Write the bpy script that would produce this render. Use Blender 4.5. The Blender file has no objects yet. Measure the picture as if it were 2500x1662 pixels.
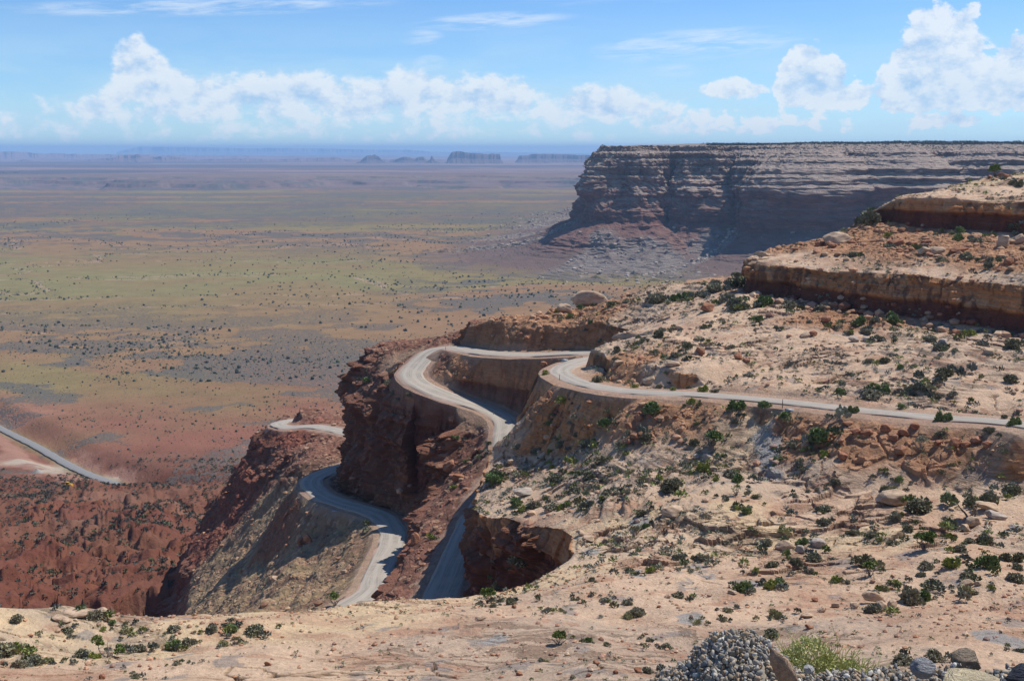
import bpy, math, random
import numpy as np
from mathutils import Vector, Matrix, noise as mnoise
from mathutils.bvhtree import BVHTree
from mathutils.geometry import delaunay_2d_cdt

R = math.radians
scene = bpy.context.scene
col = scene.collection

# ------------------------------------------------------------------ camera
FPX = 2680.0                      # focal length in pixels of the 2500 px wide photograph
PITCH = math.atan(465 / FPX)
cam_data = bpy.data.cameras.new('camera')
cam_data.sensor_width = 36.0
cam_data.lens = 36.0 * FPX / 2500
cam_data.clip_start = 0.1
cam_data.clip_end = 400000
cam = bpy.data.objects.new('camera', cam_data)
cam.location = (0, 0, 0)
cam.rotation_euler = (math.pi / 2 - PITCH, 0, 0)
col.objects.link(cam)
scene.camera = cam

# ------------------------------------------------------------------ sun and sky
SUN_EL, SUN_AZ = R(55), R(64)       # azimuth measured from +Y (view direction) towards +X
sv = Vector((math.sin(SUN_AZ) * math.cos(SUN_EL), math.cos(SUN_AZ) * math.cos(SUN_EL), math.sin(SUN_EL)))
sun = bpy.data.lights.new('sun', 'SUN')
sun.energy = 5.0
sun.angle = R(0.5)
sun.color = (1.0, 0.95, 0.87)
so = bpy.data.objects.new('sun', sun)
so.rotation_euler = (-sv).to_track_quat('-Z', 'Y').to_euler()
col.objects.link(so)
scene.view_settings.view_transform = 'Standard'
scene.view_settings.look = 'None'
scene.view_settings.gamma = 1
scene.view_settings.use_curve_mapping = False
scene.view_settings.exposure = 0.0
scene.render.engine = 'CYCLES'
scene.cycles.use_denoising = True
scene.cycles.max_bounces = 5
scene.cycles.diffuse_bounces = 2
scene.cycles.glossy_bounces = 1
scene.cycles.transmission_bounces = 1
scene.cycles.volume_bounces = 1
scene.cycles.transparent_max_bounces = 8


class NT:
    """small helper to write node trees"""
    def __init__(s, tree):
        s.t = tree; s.n = tree.nodes; s.l = tree.links
    def node(s, kind, **kw):
        n = s.n.new(kind)
        for k, v in kw.items():
            setattr(n, k, v)
        return n
    def put(s, sock, v):
        if isinstance(v, bpy.types.NodeSocket):
            s.l.new(v, sock)
        elif v is not None:
            if sock.type == 'RGBA' and not hasattr(v, '__len__'):
                v = (v, v, v, 1)
            if hasattr(v, '__len__') and sock.type == 'RGBA' and len(v) == 3:
                v = (*v, 1)
            sock.default_value = v
    def math(s, op, a, b=None, c=None, clamp=False):
        n = s.node('ShaderNodeMath', operation=op, use_clamp=clamp)
        s.put(n.inputs[0], a)
        if b is not None: s.put(n.inputs[1], b)
        if c is not None: s.put(n.inputs[2], c)
        return n.outputs[0]
    def mix(s, f, a, b, mode='MIX'):
        n = s.node('ShaderNodeMix', data_type='RGBA', blend_type=mode)
        s.put(n.inputs[0], f); s.put(n.inputs[6], a); s.put(n.inputs[7], b)
        return n.outputs[2]
    def ramp(s, x, lo, hi, a=0.0, b=1.0):
        n = s.node('ShaderNodeMapRange', interpolation_type='SMOOTHSTEP')
        s.put(n.inputs[0], x); s.put(n.inputs[1], lo); s.put(n.inputs[2], hi); s.put(n.inputs[3], a); s.put(n.inputs[4], b)
        return n.outputs[0]
    def noise(s, vec, scale, detail=4, rough=0.55, dist=0.0):
        n = s.node('ShaderNodeTexNoise')
        s.put(n.inputs['Vector'], vec); n.inputs['Scale'].default_value = scale
        n.inputs['Detail'].default_value = detail; n.inputs['Roughness'].default_value = rough
        n.inputs['Distortion'].default_value = dist
        return n.outputs['Fac']
    def voro(s, vec, scale, feature='F1', out='Distance'):
        n = s.node('ShaderNodeTexVoronoi', feature=feature)
        s.put(n.inputs['Vector'], vec); n.inputs['Scale'].default_value = scale
        return n.outputs[out]
    def vscale(s, vec, v):
        n = s.node('ShaderNodeVectorMath', operation='MULTIPLY')
        s.put(n.inputs[0], vec); n.inputs[1].default_value = v
        return n.outputs[0]
    def vadd(s, a, b):
        n = s.node('ShaderNodeVectorMath', operation='ADD')
        s.put(n.inputs[0], a); s.put(n.inputs[1], b)
        return n.outputs[0]
    def xyz(s, x, y, z):
        n = s.node('ShaderNodeCombineXYZ')
        s.put(n.inputs[0], x); s.put(n.inputs[1], y); s.put(n.inputs[2], z)
        return n.outputs[0]


def build_world():
    w = bpy.data.worlds.new('World')
    scene.world = w
    w.use_nodes = True
    t = NT(w.node_tree)
    t.n.clear()
    out = t.node('ShaderNodeOutputWorld')
    bg = t.node('ShaderNodeBackground')
    t.l.new(bg.outputs[0], out.inputs[0])
    sky = t.node('ShaderNodeTexSky', sky_type='NISHITA')
    sky.sun_disc = False
    sky.sun_elevation = SUN_EL
    sky.sun_rotation = SUN_AZ
    sky.altitude = 1900
    sky.air_density = 1.0
    sky.dust_density = 0.3
    sky.ozone_density = 2.5
    tc = t.node('ShaderNodeTexCoord')
    d = tc.outputs['Generated']
    sp = t.node('ShaderNodeSeparateXYZ')
    t.l.new(d, sp.inputs[0])
    x, y, z = sp.outputs
    # azimuth and elevation of the sky direction, in degrees
    az = t.math('MULTIPLY', t.math('ARCTAN2', x, y), 57.29578)
    el = t.math('MULTIPLY', t.math('ARCSINE', z), 57.29578)
    p = t.xyz(az, t.math('MULTIPLY', el, 1.35), 0.0)
    # billowing edges: noise pushes the outline of every cloud in and out
    n1 = t.noise(p, 0.42, 9, 0.62, 0.15)
    n2 = t.noise(t.vadd(p, (31.7, 4.1, 2.0)), 0.9, 9, 0.65, 0.1)
    puff = t.math('SUBTRACT', 1.0, t.voro(t.vadd(p, t.vscale(t.xyz(n1, n2, 0), (1.6, 1.6, 0))), 1.1))
    billow = t.math('ADD', t.math('MULTIPLY', t.math('SUBTRACT', n1, 0.5), 2.6),
                    t.math('ADD', t.math('MULTIPLY', t.math('SUBTRACT', n2, 0.5), 2.3), t.math('MULTIPLY', t.math('SUBTRACT', puff, 0.55), 0.45)))
    total = None
    # (azimuth, base elevation, half width, height, strength)
    blobs = CLOUDS
    for (a0, e0, wd, ht, st) in blobs:
        dx = t.math('DIVIDE', t.math('SUBTRACT', az, a0), wd)
        dy = t.math('DIVIDE', t.math('SUBTRACT', el, e0 + ht * 0.35), ht * 0.75)
        r2 = t.math('ADD', t.math('MULTIPLY', dx, dx), t.math('MULTIPLY', dy, dy))
        m = t.math('MULTIPLY', t.math('SUBTRACT', 1.0, r2), st)
        m = t.math('MINIMUM', m, t.math('MULTIPLY', t.math('SUBTRACT', el, e0 - .25), 1.6 if a0 > 8 else 1.0))
        total = m if total is None else t.math('SMOOTH_MAX', total, m, 0.35)
    dens = t.math('ADD', total, billow)
    mask = t.ramp(dens, -.05, t.ramp(az, 2.0, 14.0, .75, .30))
    # light and shade of the billows: compare density with the density a little nearer the sun
    q = t.vadd(p, (0.55, 0.75, 0))
    n1b = t.noise(q, 0.42, 9, 0.62, 0.15)
    n2b = t.noise(t.vadd(q, (31.7, 4.1, 2.0)), 0.9, 9, 0.65, 0.1)
    slope = t.math('ADD', t.math('MULTIPLY', t.math('SUBTRACT', n1, n1b), 2.4), t.math('MULTIPLY', t.math('SUBTRACT', n2, n2b), 1.9))
    thick = t.ramp(dens, 0.1, 2.0)
    lit = t.math('ADD', t.math('SUBTRACT', 0.92, t.math('MULTIPLY', thick, 0.30)), t.math('MULTIPLY', slope, 1.25), clamp=True)
    lit = t.math('SUBTRACT', lit, t.math('MULTIPLY', t.math('MULTIPLY', thick, t.ramp(el, 5.2, 2.2)), .26), clamp=True)
    cloud_col = t.mix(lit, (4.3, 6.3, 8.9), (8.8, 9.3, 9.8))
    # thin cirrus high up
    pc = t.xyz(t.math('MULTIPLY', az, 0.09), t.math('MULTIPLY', t.math('ADD', el, t.math('MULTIPLY', az, -0.045)), 1.1), 3.0)
    c1 = t.noise(pc, 1.0, 8, 0.6, 0.4)
    c2 = t.noise(t.xyz(az, el, 7.0), 0.07, 3, 0.5)
    cir = t.math('MULTIPLY', t.ramp(c1, 0.50, 0.78), t.ramp(c2, 0.40, 0.62))
    cir = t.math('MULTIPLY', cir, t.ramp(el, 4.0, 9.0))
    cir2 = None
    for (a0, e0, wd, ht, st) in CIRRUS:
        dx = t.math('DIVIDE', t.math('SUBTRACT', az, a0), wd)
        dy = t.math('DIVIDE', t.math('SUBTRACT', t.math('SUBTRACT', el, e0), t.math('MULTIPLY', t.math('SUBTRACT', az, a0), 0.05)), ht)
        m = t.math('MULTIPLY', t.math('SUBTRACT', 1.0, t.math('ADD', t.math('MULTIPLY', dx, dx), t.math('MULTIPLY', dy, dy))), st)
        cir2 = m if cir2 is None else t.math('MAXIMUM', cir2, m)
    fib = t.noise(t.xyz(t.math('MULTIPLY', az, 0.35), t.math('MULTIPLY', t.math('SUBTRACT', el, t.math('MULTIPLY', az, 0.06)), 2.6), 1.0), 1.0, 8, 0.62, 0.3)
    cir2 = t.math('MULTIPLY', t.ramp(cir2, 0.0, 0.9), t.ramp(fib, 0.36, 0.68))
    cirm = t.math('ADD', t.math('MULTIPLY', cir, 0.34), t.math('MULTIPLY', cir2, 0.62), clamp=True)
    # soft bank of haze-like cloud low over the horizon
    hz = t.noise(t.xyz(t.math('MULTIPLY', az, 0.12), t.math('MULTIPLY', el, 0.55), 5.0), 1.0, 8, 0.6, 0.2)
    low = t.math('MULTIPLY', t.ramp(el, 0.0, 1.2), t.ramp(el, 7.5, 2.2))
    lowm = t.math('MULTIPLY', t.math('MULTIPLY', low, t.ramp(hz, 0.25, 0.62)), 0.58)
    tint = t.mix(1.0, sky.outputs[0], SKY_TINT, 'MULTIPLY')
    base = t.mix(cirm, tint, (8.4, 9.2, 10.2))
    base = t.mix(lowm, base, (5.6, 7.8, 9.4))
    final = t.mix(t.math('MULTIPLY', mask, CLOUD_OPACITY), base, cloud_col)
    t.l.new(final, bg.inputs[0])
    bg.inputs[1].default_value = 0.1
    w.cycles.sampling_method = 'MANUAL'
    w.cycles.sample_map_resolution = 512

def AE(u, v):
    """azimuth/elevation (degrees) of a direction in the photograph"""
    x = (u - 1250) / FPX; yc = -(v - 831) / FPX
    dy = math.cos(PITCH) + yc * math.sin(PITCH); dz = yc * math.cos(PITCH) - math.sin(PITCH)
    L = math.sqrt(x * x + dy * dy + dz * dz)
    return math.degrees(math.atan2(x, dy)), math.degrees(math.asin(dz / L))

def cl(u, vbase, halfw, vtop, st=1.0):
    a, e0 = AE(u, vbase); _, e1 = AE(u, vtop)
    return (a, e0, math.degrees(halfw / FPX), e1 - e0, st)

CLOUDS = [cl(330, 225, 55, 92, 1.6), cl(385, 225, 45, 125, 1.4), cl(410, 270, 150, 165, 1.35), cl(700, 285, 230, 172, 1.3), cl(1010, 290, 120, 165, 1.35),
          cl(1180, 295, 170, 180, 1.25), cl(1450, 300, 190, 210, 1.1), cl(870, 292, 130, 190, 1.1), cl(560, 300, 420, 225, 0.75), cl(250, 290, 120, 225, .6),
          cl(1790, 240, 70, 190, .7), cl(1955, 262, 62, 112, 1.6), cl(2020, 262, 50, 140, 1.4), cl(2060, 260, 80, 190, 1.0), cl(2270, 262, 85, 32, 1.7), cl(2330, 262, 70, 38, 1.5), cl(2215, 262, 60, 108, 1.3), cl(2400, 262, 60, 120, 1.3),
          cl(2250, 268, 110, 110, 1.3), cl(2480, 262, 110, 95, 1.5), cl(2300, 305, 90, 275, .7), cl(900, 330, 720, 262, .25), cl(1700, 315, 260, 255, .3), cl(60, 325, 220, 262, .25)]
CIRRUS = [cl(1700, 110, 280, 62, 1.0), cl(1200, 52, 220, 30, .9), cl(500, 18, 520, -8, .9), cl(1030, 92, 60, 78, .7),
          cl(1640, 175, 80, 158, .6), cl(1050, 155, 50, 146, .7)]
CIRRUS = [(a, e0, w_, max(h, .5), s_) for (a, e0, w_, h, s_) in CIRRUS]
SKY_TINT = (0.84, 1.13, 1.42)
CLOUD_OPACITY = 0.84
build_world()

# ------------------------------------------------------------------ numpy noise
def _h(i, j, k, seed):
    with np.errstate(over='ignore'):
        n = (i.astype(np.int64) * 374761393 + j.astype(np.int64) * 668265263 + k.astype(np.int64) * 2147483647 + seed * 1274126177)
        n = (n & 0xffffffff).astype(np.uint64)
        n = ((n ^ (n >> np.uint64(13))) * np.uint64(1274126177)) & np.uint64(0xffffffff)
        n = ((n ^ (n >> np.uint64(15))) * np.uint64(2246822519)) & np.uint64(0xffffffff)
        n = n ^ (n >> np.uint64(16))
    return n.astype(np.float64) / 4294967295.0

def vn(p, seed=0):
    """value noise, 0..1, p is (n,3)"""
    f = np.floor(p); i = f.astype(np.int64); t = p - f
    t = t * t * t * (t * (t * 6 - 15) + 10)
    x, y, z = i.T; a, b, c = t.T
    def g(dx, dy, dz): return _h(x + dx, y + dy, z + dz, seed)
    x00 = g(0,0,0) * (1-a) + g(1,0,0) * a; x10 = g(0,1,0) * (1-a) + g(1,1,0) * a
    x01 = g(0,0,1) * (1-a) + g(1,0,1) * a; x11 = g(0,1,1) * (1-a) + g(1,1,1) * a
    return (x00 * (1-b) + x10 * b) * (1-c) + (x01 * (1-b) + x11 * b) * c

def fbm(p, octs=4, seed=0, gain=0.5, lac=2.03):
    s = np.zeros(len(p)); a = 1.0; n = 0.0
    for o in range(octs):
        s += a * vn(p, seed + o * 17); n += a
        a *= gain; p = p * lac + 13.7
    return s / n * 2 - 1                       # about -1..1 (really -.6 .. .6)

def ridged(p, octs=4, seed=0, gain=0.5):
    s = np.zeros(len(p)); a = 1.0; n = 0.0
    for o in range(octs):
        s += a * (1 - np.abs(vn(p, seed + o * 17) * 2 - 1)); n += a
        a *= gain; p = p * 2.07 + 7.1
    return s / n

def cells(p, seed=0):
    """worley noise: F1, F2-F1 and a random number of the nearest cell"""
    n = len(p); F1 = np.empty(n); F2 = np.empty(n); ID = np.empty(n)
    for s0 in range(0, n, 200000):
        q = p[s0:s0 + 200000]; f = np.floor(q); i = f.astype(np.int64); t = q - f
        d1 = np.full(len(q), 9.0); d2 = d1.copy(); idn = np.zeros(len(q))
        for dx in (-1, 0, 1):
            for dy in (-1, 0, 1):
                for dz in (-1, 0, 1):
                    X, Y, Z = i[:, 0] + dx, i[:, 1] + dy, i[:, 2] + dz
                    rx = dx + _h(X, Y, Z, seed) - t[:, 0]; ry = dy + _h(X, Y, Z, seed + 1) - t[:, 1]; rz = dz + _h(X, Y, Z, seed + 2) - t[:, 2]
                    d = rx * rx + ry * ry + rz * rz
                    c = d < d1
                    d2 = np.where(c, d1, np.minimum(d2, d))
                    if c.any(): idn[c] = _h(X[c], Y[c], Z[c], seed + 3)
                    d1 = np.where(c, d, d1)
        F1[s0:s0 + 200000] = np.sqrt(d1); F2[s0:s0 + 200000] = np.sqrt(d2); ID[s0:s0 + 200000] = idn
    return F1, F2 - F1, ID

def sstep(x, a, b):
    t = np.clip((x - a) / (b - a), 0, 1)
    return t * t * (3 - 2 * t)

def strata(z, seed=0):
    """hard and soft beds: a step-like profile of height, 0..1"""
    zz = np.zeros((len(z), 3)); out = np.zeros(len(z))
    for k, (sc, am) in enumerate(((0.28, .5), (0.9, .3), (2.6, .2))):
        u = z * sc + 11.3 * k; i = np.floor(u); t = u - i
        a = _h(i.astype(np.int64), 0 * i.astype(np.int64), 0 * i.astype(np.int64), seed + k)
        b = _h(i.astype(np.int64) + 1, 0 * i.astype(np.int64), 0 * i.astype(np.int64), seed + k)
        out += am * (a + (b - a) * sstep(t, .8, 1.0))
    return out

# ------------------------------------------------------------------ picture <-> world
CP, SP = math.cos(PITCH), math.sin(PITCH)
def slope(v):
    yc = -(v - 831) / FPX
    return -(yc * CP - SP) / (CP + yc * SP)
def P(u, v, D=None, z=None):
    """the world point seen at (u, v) of the photograph at forward distance D or height z"""
    if D is None: D = -z / slope(v)
    yc = -(v - 831) / FPX
    k = D / (CP + yc * SP)
    return ((u - 1250) / FPX * k, D, -slope(v) * D)
def project(p):
    x, y, z = p[:, 0], p[:, 1], p[:, 2]
    f = y * CP - z * SP; up = y * SP + z * CP
    return 1250 + FPX * x / f, 831 - FPX * up / f, f

# ------------------------------------------------------------------ meshes
def mesh_obj(name, V, F, mats=(), cols=None, smooth=True, parent=None, fmat=None, link=True):
    me = bpy.data.meshes.new(name)
    V = np.asarray(V, np.float32); F = np.asarray(F, np.int32)
    k = F.shape[1]
    me.vertices.add(len(V)); me.vertices.foreach_set('co', V.ravel())
    me.loops.add(F.size); me.loops.foreach_set('vertex_index', F.ravel())
    me.polygons.add(len(F)); me.polygons.foreach_set('loop_start', np.arange(0, F.size, k, dtype=np.int32))
    me.polygons.foreach_set('use_smooth', np.full(len(F), smooth))
    if fmat is not None: me.polygons.foreach_set('material_index', np.asarray(fmat, np.int32))
    me.update(calc_edges=True)
    if cols:
        for cn, cv in cols.items():
            at = me.attributes.new(cn, 'FLOAT_COLOR', 'POINT')
            c4 = np.ones((len(V), 4), np.float32); c4[:, :cv.shape[1]] = cv
            at.data.foreach_set('color', c4.ravel())
    for m in (mats if isinstance(mats, (list, tuple)) else [mats]): me.materials.append(m)
    o = bpy.data.objects.new(name, me)
    if link: col.objects.link(o)
    if parent: o.parent = parent
    return o

def tag(o, label=None, cat=None, group=None, kind=None):
    if label: o['label'] = label
    if cat: o['category'] = cat
    if group: o['group'] = group
    if kind: o['kind'] = kind
    return o

def empty(name, loc, rz=0.0):
    o = bpy.data.objects.new(name, None); o.empty_display_size = .2
    o.location = loc; o.rotation_euler = (0, 0, rz); col.objects.link(o)
    return o

def grid_faces(nr, nc):
    i = np.arange(nr - 1)[:, None] * nc + np.arange(nc - 1)[None, :]
    return np.stack([i, i + 1, i + nc + 1, i + nc], -1).reshape(-1, 4)

# ------------------------------------------------------------------ rock materials
def attr(t, name):
    n = t.node('ShaderNodeAttribute', attribute_name=name)
    return n.outputs['Color']

def rock_material(name, fine=1.0, bump=1.0, rough=0.9, beds=False):
    """colour comes from the bedding and soil map stored on the mesh; the nodes add grain, pits and cracks"""
    m = bpy.data.materials.new(name); m.use_nodes = True
    t = NT(m.node_tree); b = t.n['Principled BSDF']
    geo = t.node('ShaderNodeTexCoord').outputs['Object']
    base = attr(t, 'col')
    g1 = t.noise(geo, 1.7 * fine, 6, 0.65)
    g2 = t.noise(t.vscale(geo, (1, 1, 2.5)), 9.0 * fine, 4, 0.7)
    k = t.math('ADD', t.math('MULTIPLY', t.math('SUBTRACT', g1, 0.5), 0.55), t.math('MULTIPLY', t.math('SUBTRACT', g2, 0.5), 0.55))
    k = t.math('ADD', 1.0, k)
    c = t.mix(1.0, base, t.xyz(k, k, k), 'MULTIPLY')
    speck = t.voro(geo, 3.2 * fine, 'F1')
    sp2 = t.noise(geo, 0.6 * fine, 3)
    pebm = t.math('MULTIPLY', t.ramp(speck, 0.22, 0.12), t.ramp(sp2, 0.48, 0.6))
    c = t.mix(t.math('MULTIPLY', pebm, 0.55), c, t.mix(1.0, c, (0.62, 0.42, 0.34), 'MULTIPLY'))
    if beds:                                       # thin cross-bedding that weathers out as dark lines
        sx = t.node('ShaderNodeSeparateXYZ'); t.l.new(geo, sx.inputs[0])
        zz = t.math('ADD', t.math('MULTIPLY', sx.outputs[2], 5.5), t.math('ADD', t.math('MULTIPLY', g1, 2.2), t.math('MULTIPLY', t.noise(geo, .12, 3), 9.0)))
        lam = t.noise(t.xyz(t.math('MULTIPLY', sx.outputs[0], .22), t.math('MULTIPLY', sx.outputs[1], .22), zz), 1.0, 3, .6)
        lamm = t.math('MULTIPLY', attr(t, 'beds'), t.ramp(lam, .50, .40))
        c = t.mix(t.math('MULTIPLY', lamm, .62), c, (.20, .13, .085))
    t.put(b.inputs['Base Color'], c)
    b.inputs['Roughness'].default_value = rough
    b.inputs['Specular IOR Level'].default_value = 0.12
    h = t.math('ADD', t.math('MULTIPLY', t.noise(t.vscale(geo, (1, 1, 4.0)), 2.2 * fine, 8, 0.7), 1.0),
               t.math('MULTIPLY', t.voro(t.vadd(geo, t.vscale(t.xyz(g1, g2, g1), (0.6, 0.6, 0.3))), 2.6 * fine, 'F1'), 0.35))
    if beds: h = t.math('SUBTRACT', h, t.math('MULTIPLY', lamm, .8))
    bn = t.node('ShaderNodeBump'); bn.inputs['Strength'].default_value = 0.8 * bump
    bn.inputs['Distance'].default_value = 0.32 / fine
    t.put(bn.inputs['Height'], h)
    t.l.new(bn.outputs[0], b.inputs['Normal'])
    return m

# ------------------------------------------------------------------ roads: centre lines (u, v, height)
ROAD_UP = [(2560, 1050, -32.2), (2450, 1032, -33), (2280, 1021, -34), (2100, 1003, -35), (1910, 982, -36.3), (1700, 964, -37.8), (1540, 957, -39.2), (1440, 941, -40.6), (1388, 924, -41.9), (1368, 905, -42.9)]
def road_centres():
    a = [P(u, v, z=z) for u, v, z in ROAD_UP]
    a += [(14.6, 229.5, -44.4), (20.0, 239, -45.2), (19.5, 248, -46.1), (13.5, 254, -47.2)]
    a += [P(u, v, z=z) for u, v, z in [(1300, 867, -48.7), (1190, 862.5, -50), (1145, 855, -50.8), (1105, 848, -51.6), (1070, 852, -52.5), (1043, 868, -53.6), (1020, 890, -55), (1002, 910, -56),
         (1012, 930, -57), (1045, 949, -58), (1096, 969, -59), (1151, 986, -60), (1200, 1003, -61), (1230, 1022, -62), (1241, 1045, -63), (1237, 1075, -63.9),
         (1243, 1105, -65), (1236, 1143, -66.6), (1207, 1193, -68.3), (1170, 1258, -70), (1128, 1336, -71.5), (1078, 1450, -73), (1040, 1550, -74.6)]]
    a += [(-20, 146, -76), (-29, 141, -77.2), (-38, 146, -78.5), (-40, 158, -79.6), (-37, 172, -80.7)]
    a += [P(u, v, z=z) for u, v, z in [(902, 1450, -82.2), (918, 1415, -83.2), (938, 1370, -84.4), (958, 1325, -85.5), (958, 1290, -86.4), (935, 1262, -87.3), (895, 1246, -88.2), (845, 1232, -89.2),
         (798, 1215, -90.1), (768, 1192, -91), (764, 1172, -91.8), (788, 1157, -92.7)]]
    a += [(-48, 324, -94), (-43, 340, -95.5), (-44, 356, -97), (-52, 370, -98.2)]
    a += [P(u, v, z=z) for u, v, z in [(800, 1046, -99.2), (762, 1041, -100.2)]]
    a += [(-84, 398, -102), (-90, 412, -104), (-84, 430, -107), (-60, 450, -112)]
    return np.array(a)

def resample(pts, step):
    pts = np.asarray(pts, float)
    out = []
    n = len(pts)
    for i in range(n - 1):                       # centripetal-ish Catmull-Rom
        p0 = pts[max(i - 1, 0)]; p1 = pts[i]; p2 = pts[i + 1]; p3 = pts[min(i + 2, n - 1)]
        m = max(2, int(np.linalg.norm(p2 - p1) / step))
        for s in np.arange(m) / m:
            l1 = np.linalg.norm(p2 - p1)
            m1 = (p2 - p0) / max(np.linalg.norm(p2 - p0), 1e-6) * l1; m2 = (p3 - p1) / max(np.linalg.norm(p3 - p1), 1e-6) * l1
            h1 = 2*s**3 - 3*s**2 + 1; h2 = s**3 - 2*s**2 + s; h3 = -2*s**3 + 3*s**2; h4 = s**3 - s**2
            out.append(h1 * p1 + h2 * m1 + h3 * p2 + h4 * m2)
    out.append(pts[-1])
    out = np.array(out)
    d = np.r_[0, np.cumsum(np.linalg.norm(np.diff(out, axis=0), axis=1))]
    s = np.linspace(0, d[-1], int(d[-1] / step) + 1)
    return np.stack([np.interp(s, d, out[:, k]) for k in range(3)], 1)

def side(pts):
    t = np.gradient(pts[:, :2], axis=0); t /= np.linalg.norm(t, axis=1)[:, None] + 1e-9
    return np.stack([t[:, 1], -t[:, 0]], 1)       # to the right of travel

ROAD = resample(road_centres(), 2.0)
for _ in range(6):
    ROAD[1:-1, 2] = (ROAD[:-2, 2] + ROAD[2:, 2] + 2 * ROAD[1:-1, 2]) / 4
ROAD_W = 4.1                                     # half width

# ------------------------------------------------------------------ survey of the near ground
def Q(lst): return [P(u, v, D=d) for u, v, d in lst]
LINES, SPOTS = [], []
def line(pts): LINES.append([tuple(p) for p in pts])
def spots(lst): SPOTS.extend(Q(lst))

# foreground slickrock on which the gravel heap and the camera stand
SPOTS += [(0, 2, -1.65), (-6, 3, -1.6), (6, 3, -1.7), (-30, 4, -3), (30, 4, -2.4), (-70, 5, -9), (75, 5, -5), (0, 9, -4.7), (-30, 10, -6.5), (30, 10, -5.5), (0, -8, -1.2), (60, -10, -2), (-60, -10, -4)]
spots([(200, 1900, 33), (1250, 1900, 33), (2300, 1900, 31), (300, 1720, 50), (900, 1700, 50), (1500, 1700, 50), (2200, 1700, 49), (-300, 1720, 50), (2700, 1720, 50), (-400, 1560, 66),
       (100, 1600, 64), (400, 1600, 66), (800, 1580, 70), (1250, 1600, 66), (1700, 1580, 69), (2050, 1570, 68), (2400, 1570, 64), (2700, 1560, 62),
       (1000, 1520, 80), (1400, 1500, 80), (1800, 1480, 80), (2100, 1460, 80), (2430, 1450, 80), (2700, 1440, 80), (250, 1540, 73), (600, 1540, 76),
       (1400, 1440, 89), (1600, 1400, 94), (1850, 1400, 92), (2150, 1390, 92), (2480, 1390, 87), (1300, 1460, 88), (1480, 1380, 99), (1700, 1340, 106), (2000, 1340, 104)])
F_RIM = Q([(-500, 1490, 66), (-200, 1484, 70), (0, 1479, 75), (64, 1483, 76), (145, 1480, 78), (200, 1494, 78), (254, 1499, 79), (285, 1522, 77), (340, 1531, 78), (409, 1519, 81), (477, 1514, 83), (545, 1511, 84), (640, 1512, 85), (700, 1510, 86), (780, 1490, 89),
           (839, 1482, 91), (922, 1468, 94), (1013, 1458, 96), (1119, 1450, 97), (1197, 1438, 99), (1248, 1430, 101), (1306, 1417, 104), (1345, 1397, 108), (1384, 1374, 113), (1398, 1345, 117)])
line(F_RIM)
fr = np.array(F_RIM)
F_TOE = [(p[0] * 1.01 - (6 if p[0] < 0 else 0), p[1] + 8, p[2] - (26 if i > 5 else 18)) for i, p in enumerate(F_RIM[:-3])]
line(F_TOE)
line([(p[0] - 4, p[1] + 26, min(p[2] - 9, -70)) for p in F_TOE[:-9]])
# alcove rim and west rim of the slickrock basin
M_RIM = Q([(1398, 1345, 117), (1402, 1310, 124), (1369, 1284, 129), (1322, 1284, 134), (1283, 1280, 140), (1228, 1257, 148), (1189, 1259, 155), (1152, 1240, 165), (1167, 1198, 177), (1184, 1157, 185), (1194, 1125, 191), (1200, 1095, 194), (1215, 1078, 199), (1243, 1072, 205), (1275, 1045, 216), (1300, 1010, 228)])
line(M_RIM)
M_TOE = [(5.2, 118.5, -60), (5.4, 123, -61), (4.2, 127, -62), (2.0, 131.5, -63.5), (-0.3, 137.5, -66), (-3.2, 145, -69), (-5.2, 152.5, -71.5), (-7.2, 163, -73), (-6.0, 177, -72.2), (-4.9, 185.5, -71.4), (-4.25, 190, -70.6)]
line(M_TOE)
SPOTS += [(2, 120, -67), (-4, 126, -70), (-8, 112, -71), (-9, 145, -73)]
spots([(1500, 1300, 122), (1700, 1290, 115), (2000, 1290, 113), (2400, 1300, 106), (2600, 1300, 104), (1600, 1240, 125), (1500, 1200, 136), (1700, 1200, 131), (2000, 1200, 128), (2400, 1200, 121), (2650, 1200, 118), (2200, 1340, 101), (2200, 1250, 115),
       (1380, 1210, 150), (1300, 1200, 160), (1400, 1120, 172), (1320, 1120, 184), (1260, 1180, 172), (1500, 1110, 158), (1700, 1110, 149), (2000, 1110, 146), (2400, 1100, 141), (1245, 1130, 187), (1270, 1095, 199),
       (1400, 1040, 187), (1310, 1030, 208), (1500, 1020, 176), (1700, 1015, 160.5), (2000, 1050, 150), (2300, 1070, 138), (1850, 1060, 152), (1820, 1140, 143), (2150, 1130, 140), (1400, 990, 192), (1330, 975, 214), (1300, 1000, 214), (1500, 990, 180), (1600, 1000, 169)])
spots([(2110, 1016, 145.5), (1990, 1003, 150), (2260, 1028, 138.5), (1900, 1020, 152), (2410, 1022, 131.5), (2480, 1020, 130), (2560, 1022, 128.5), (2350, 1050, 132), (2500, 1075, 128), (2650, 1080, 122)])
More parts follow.
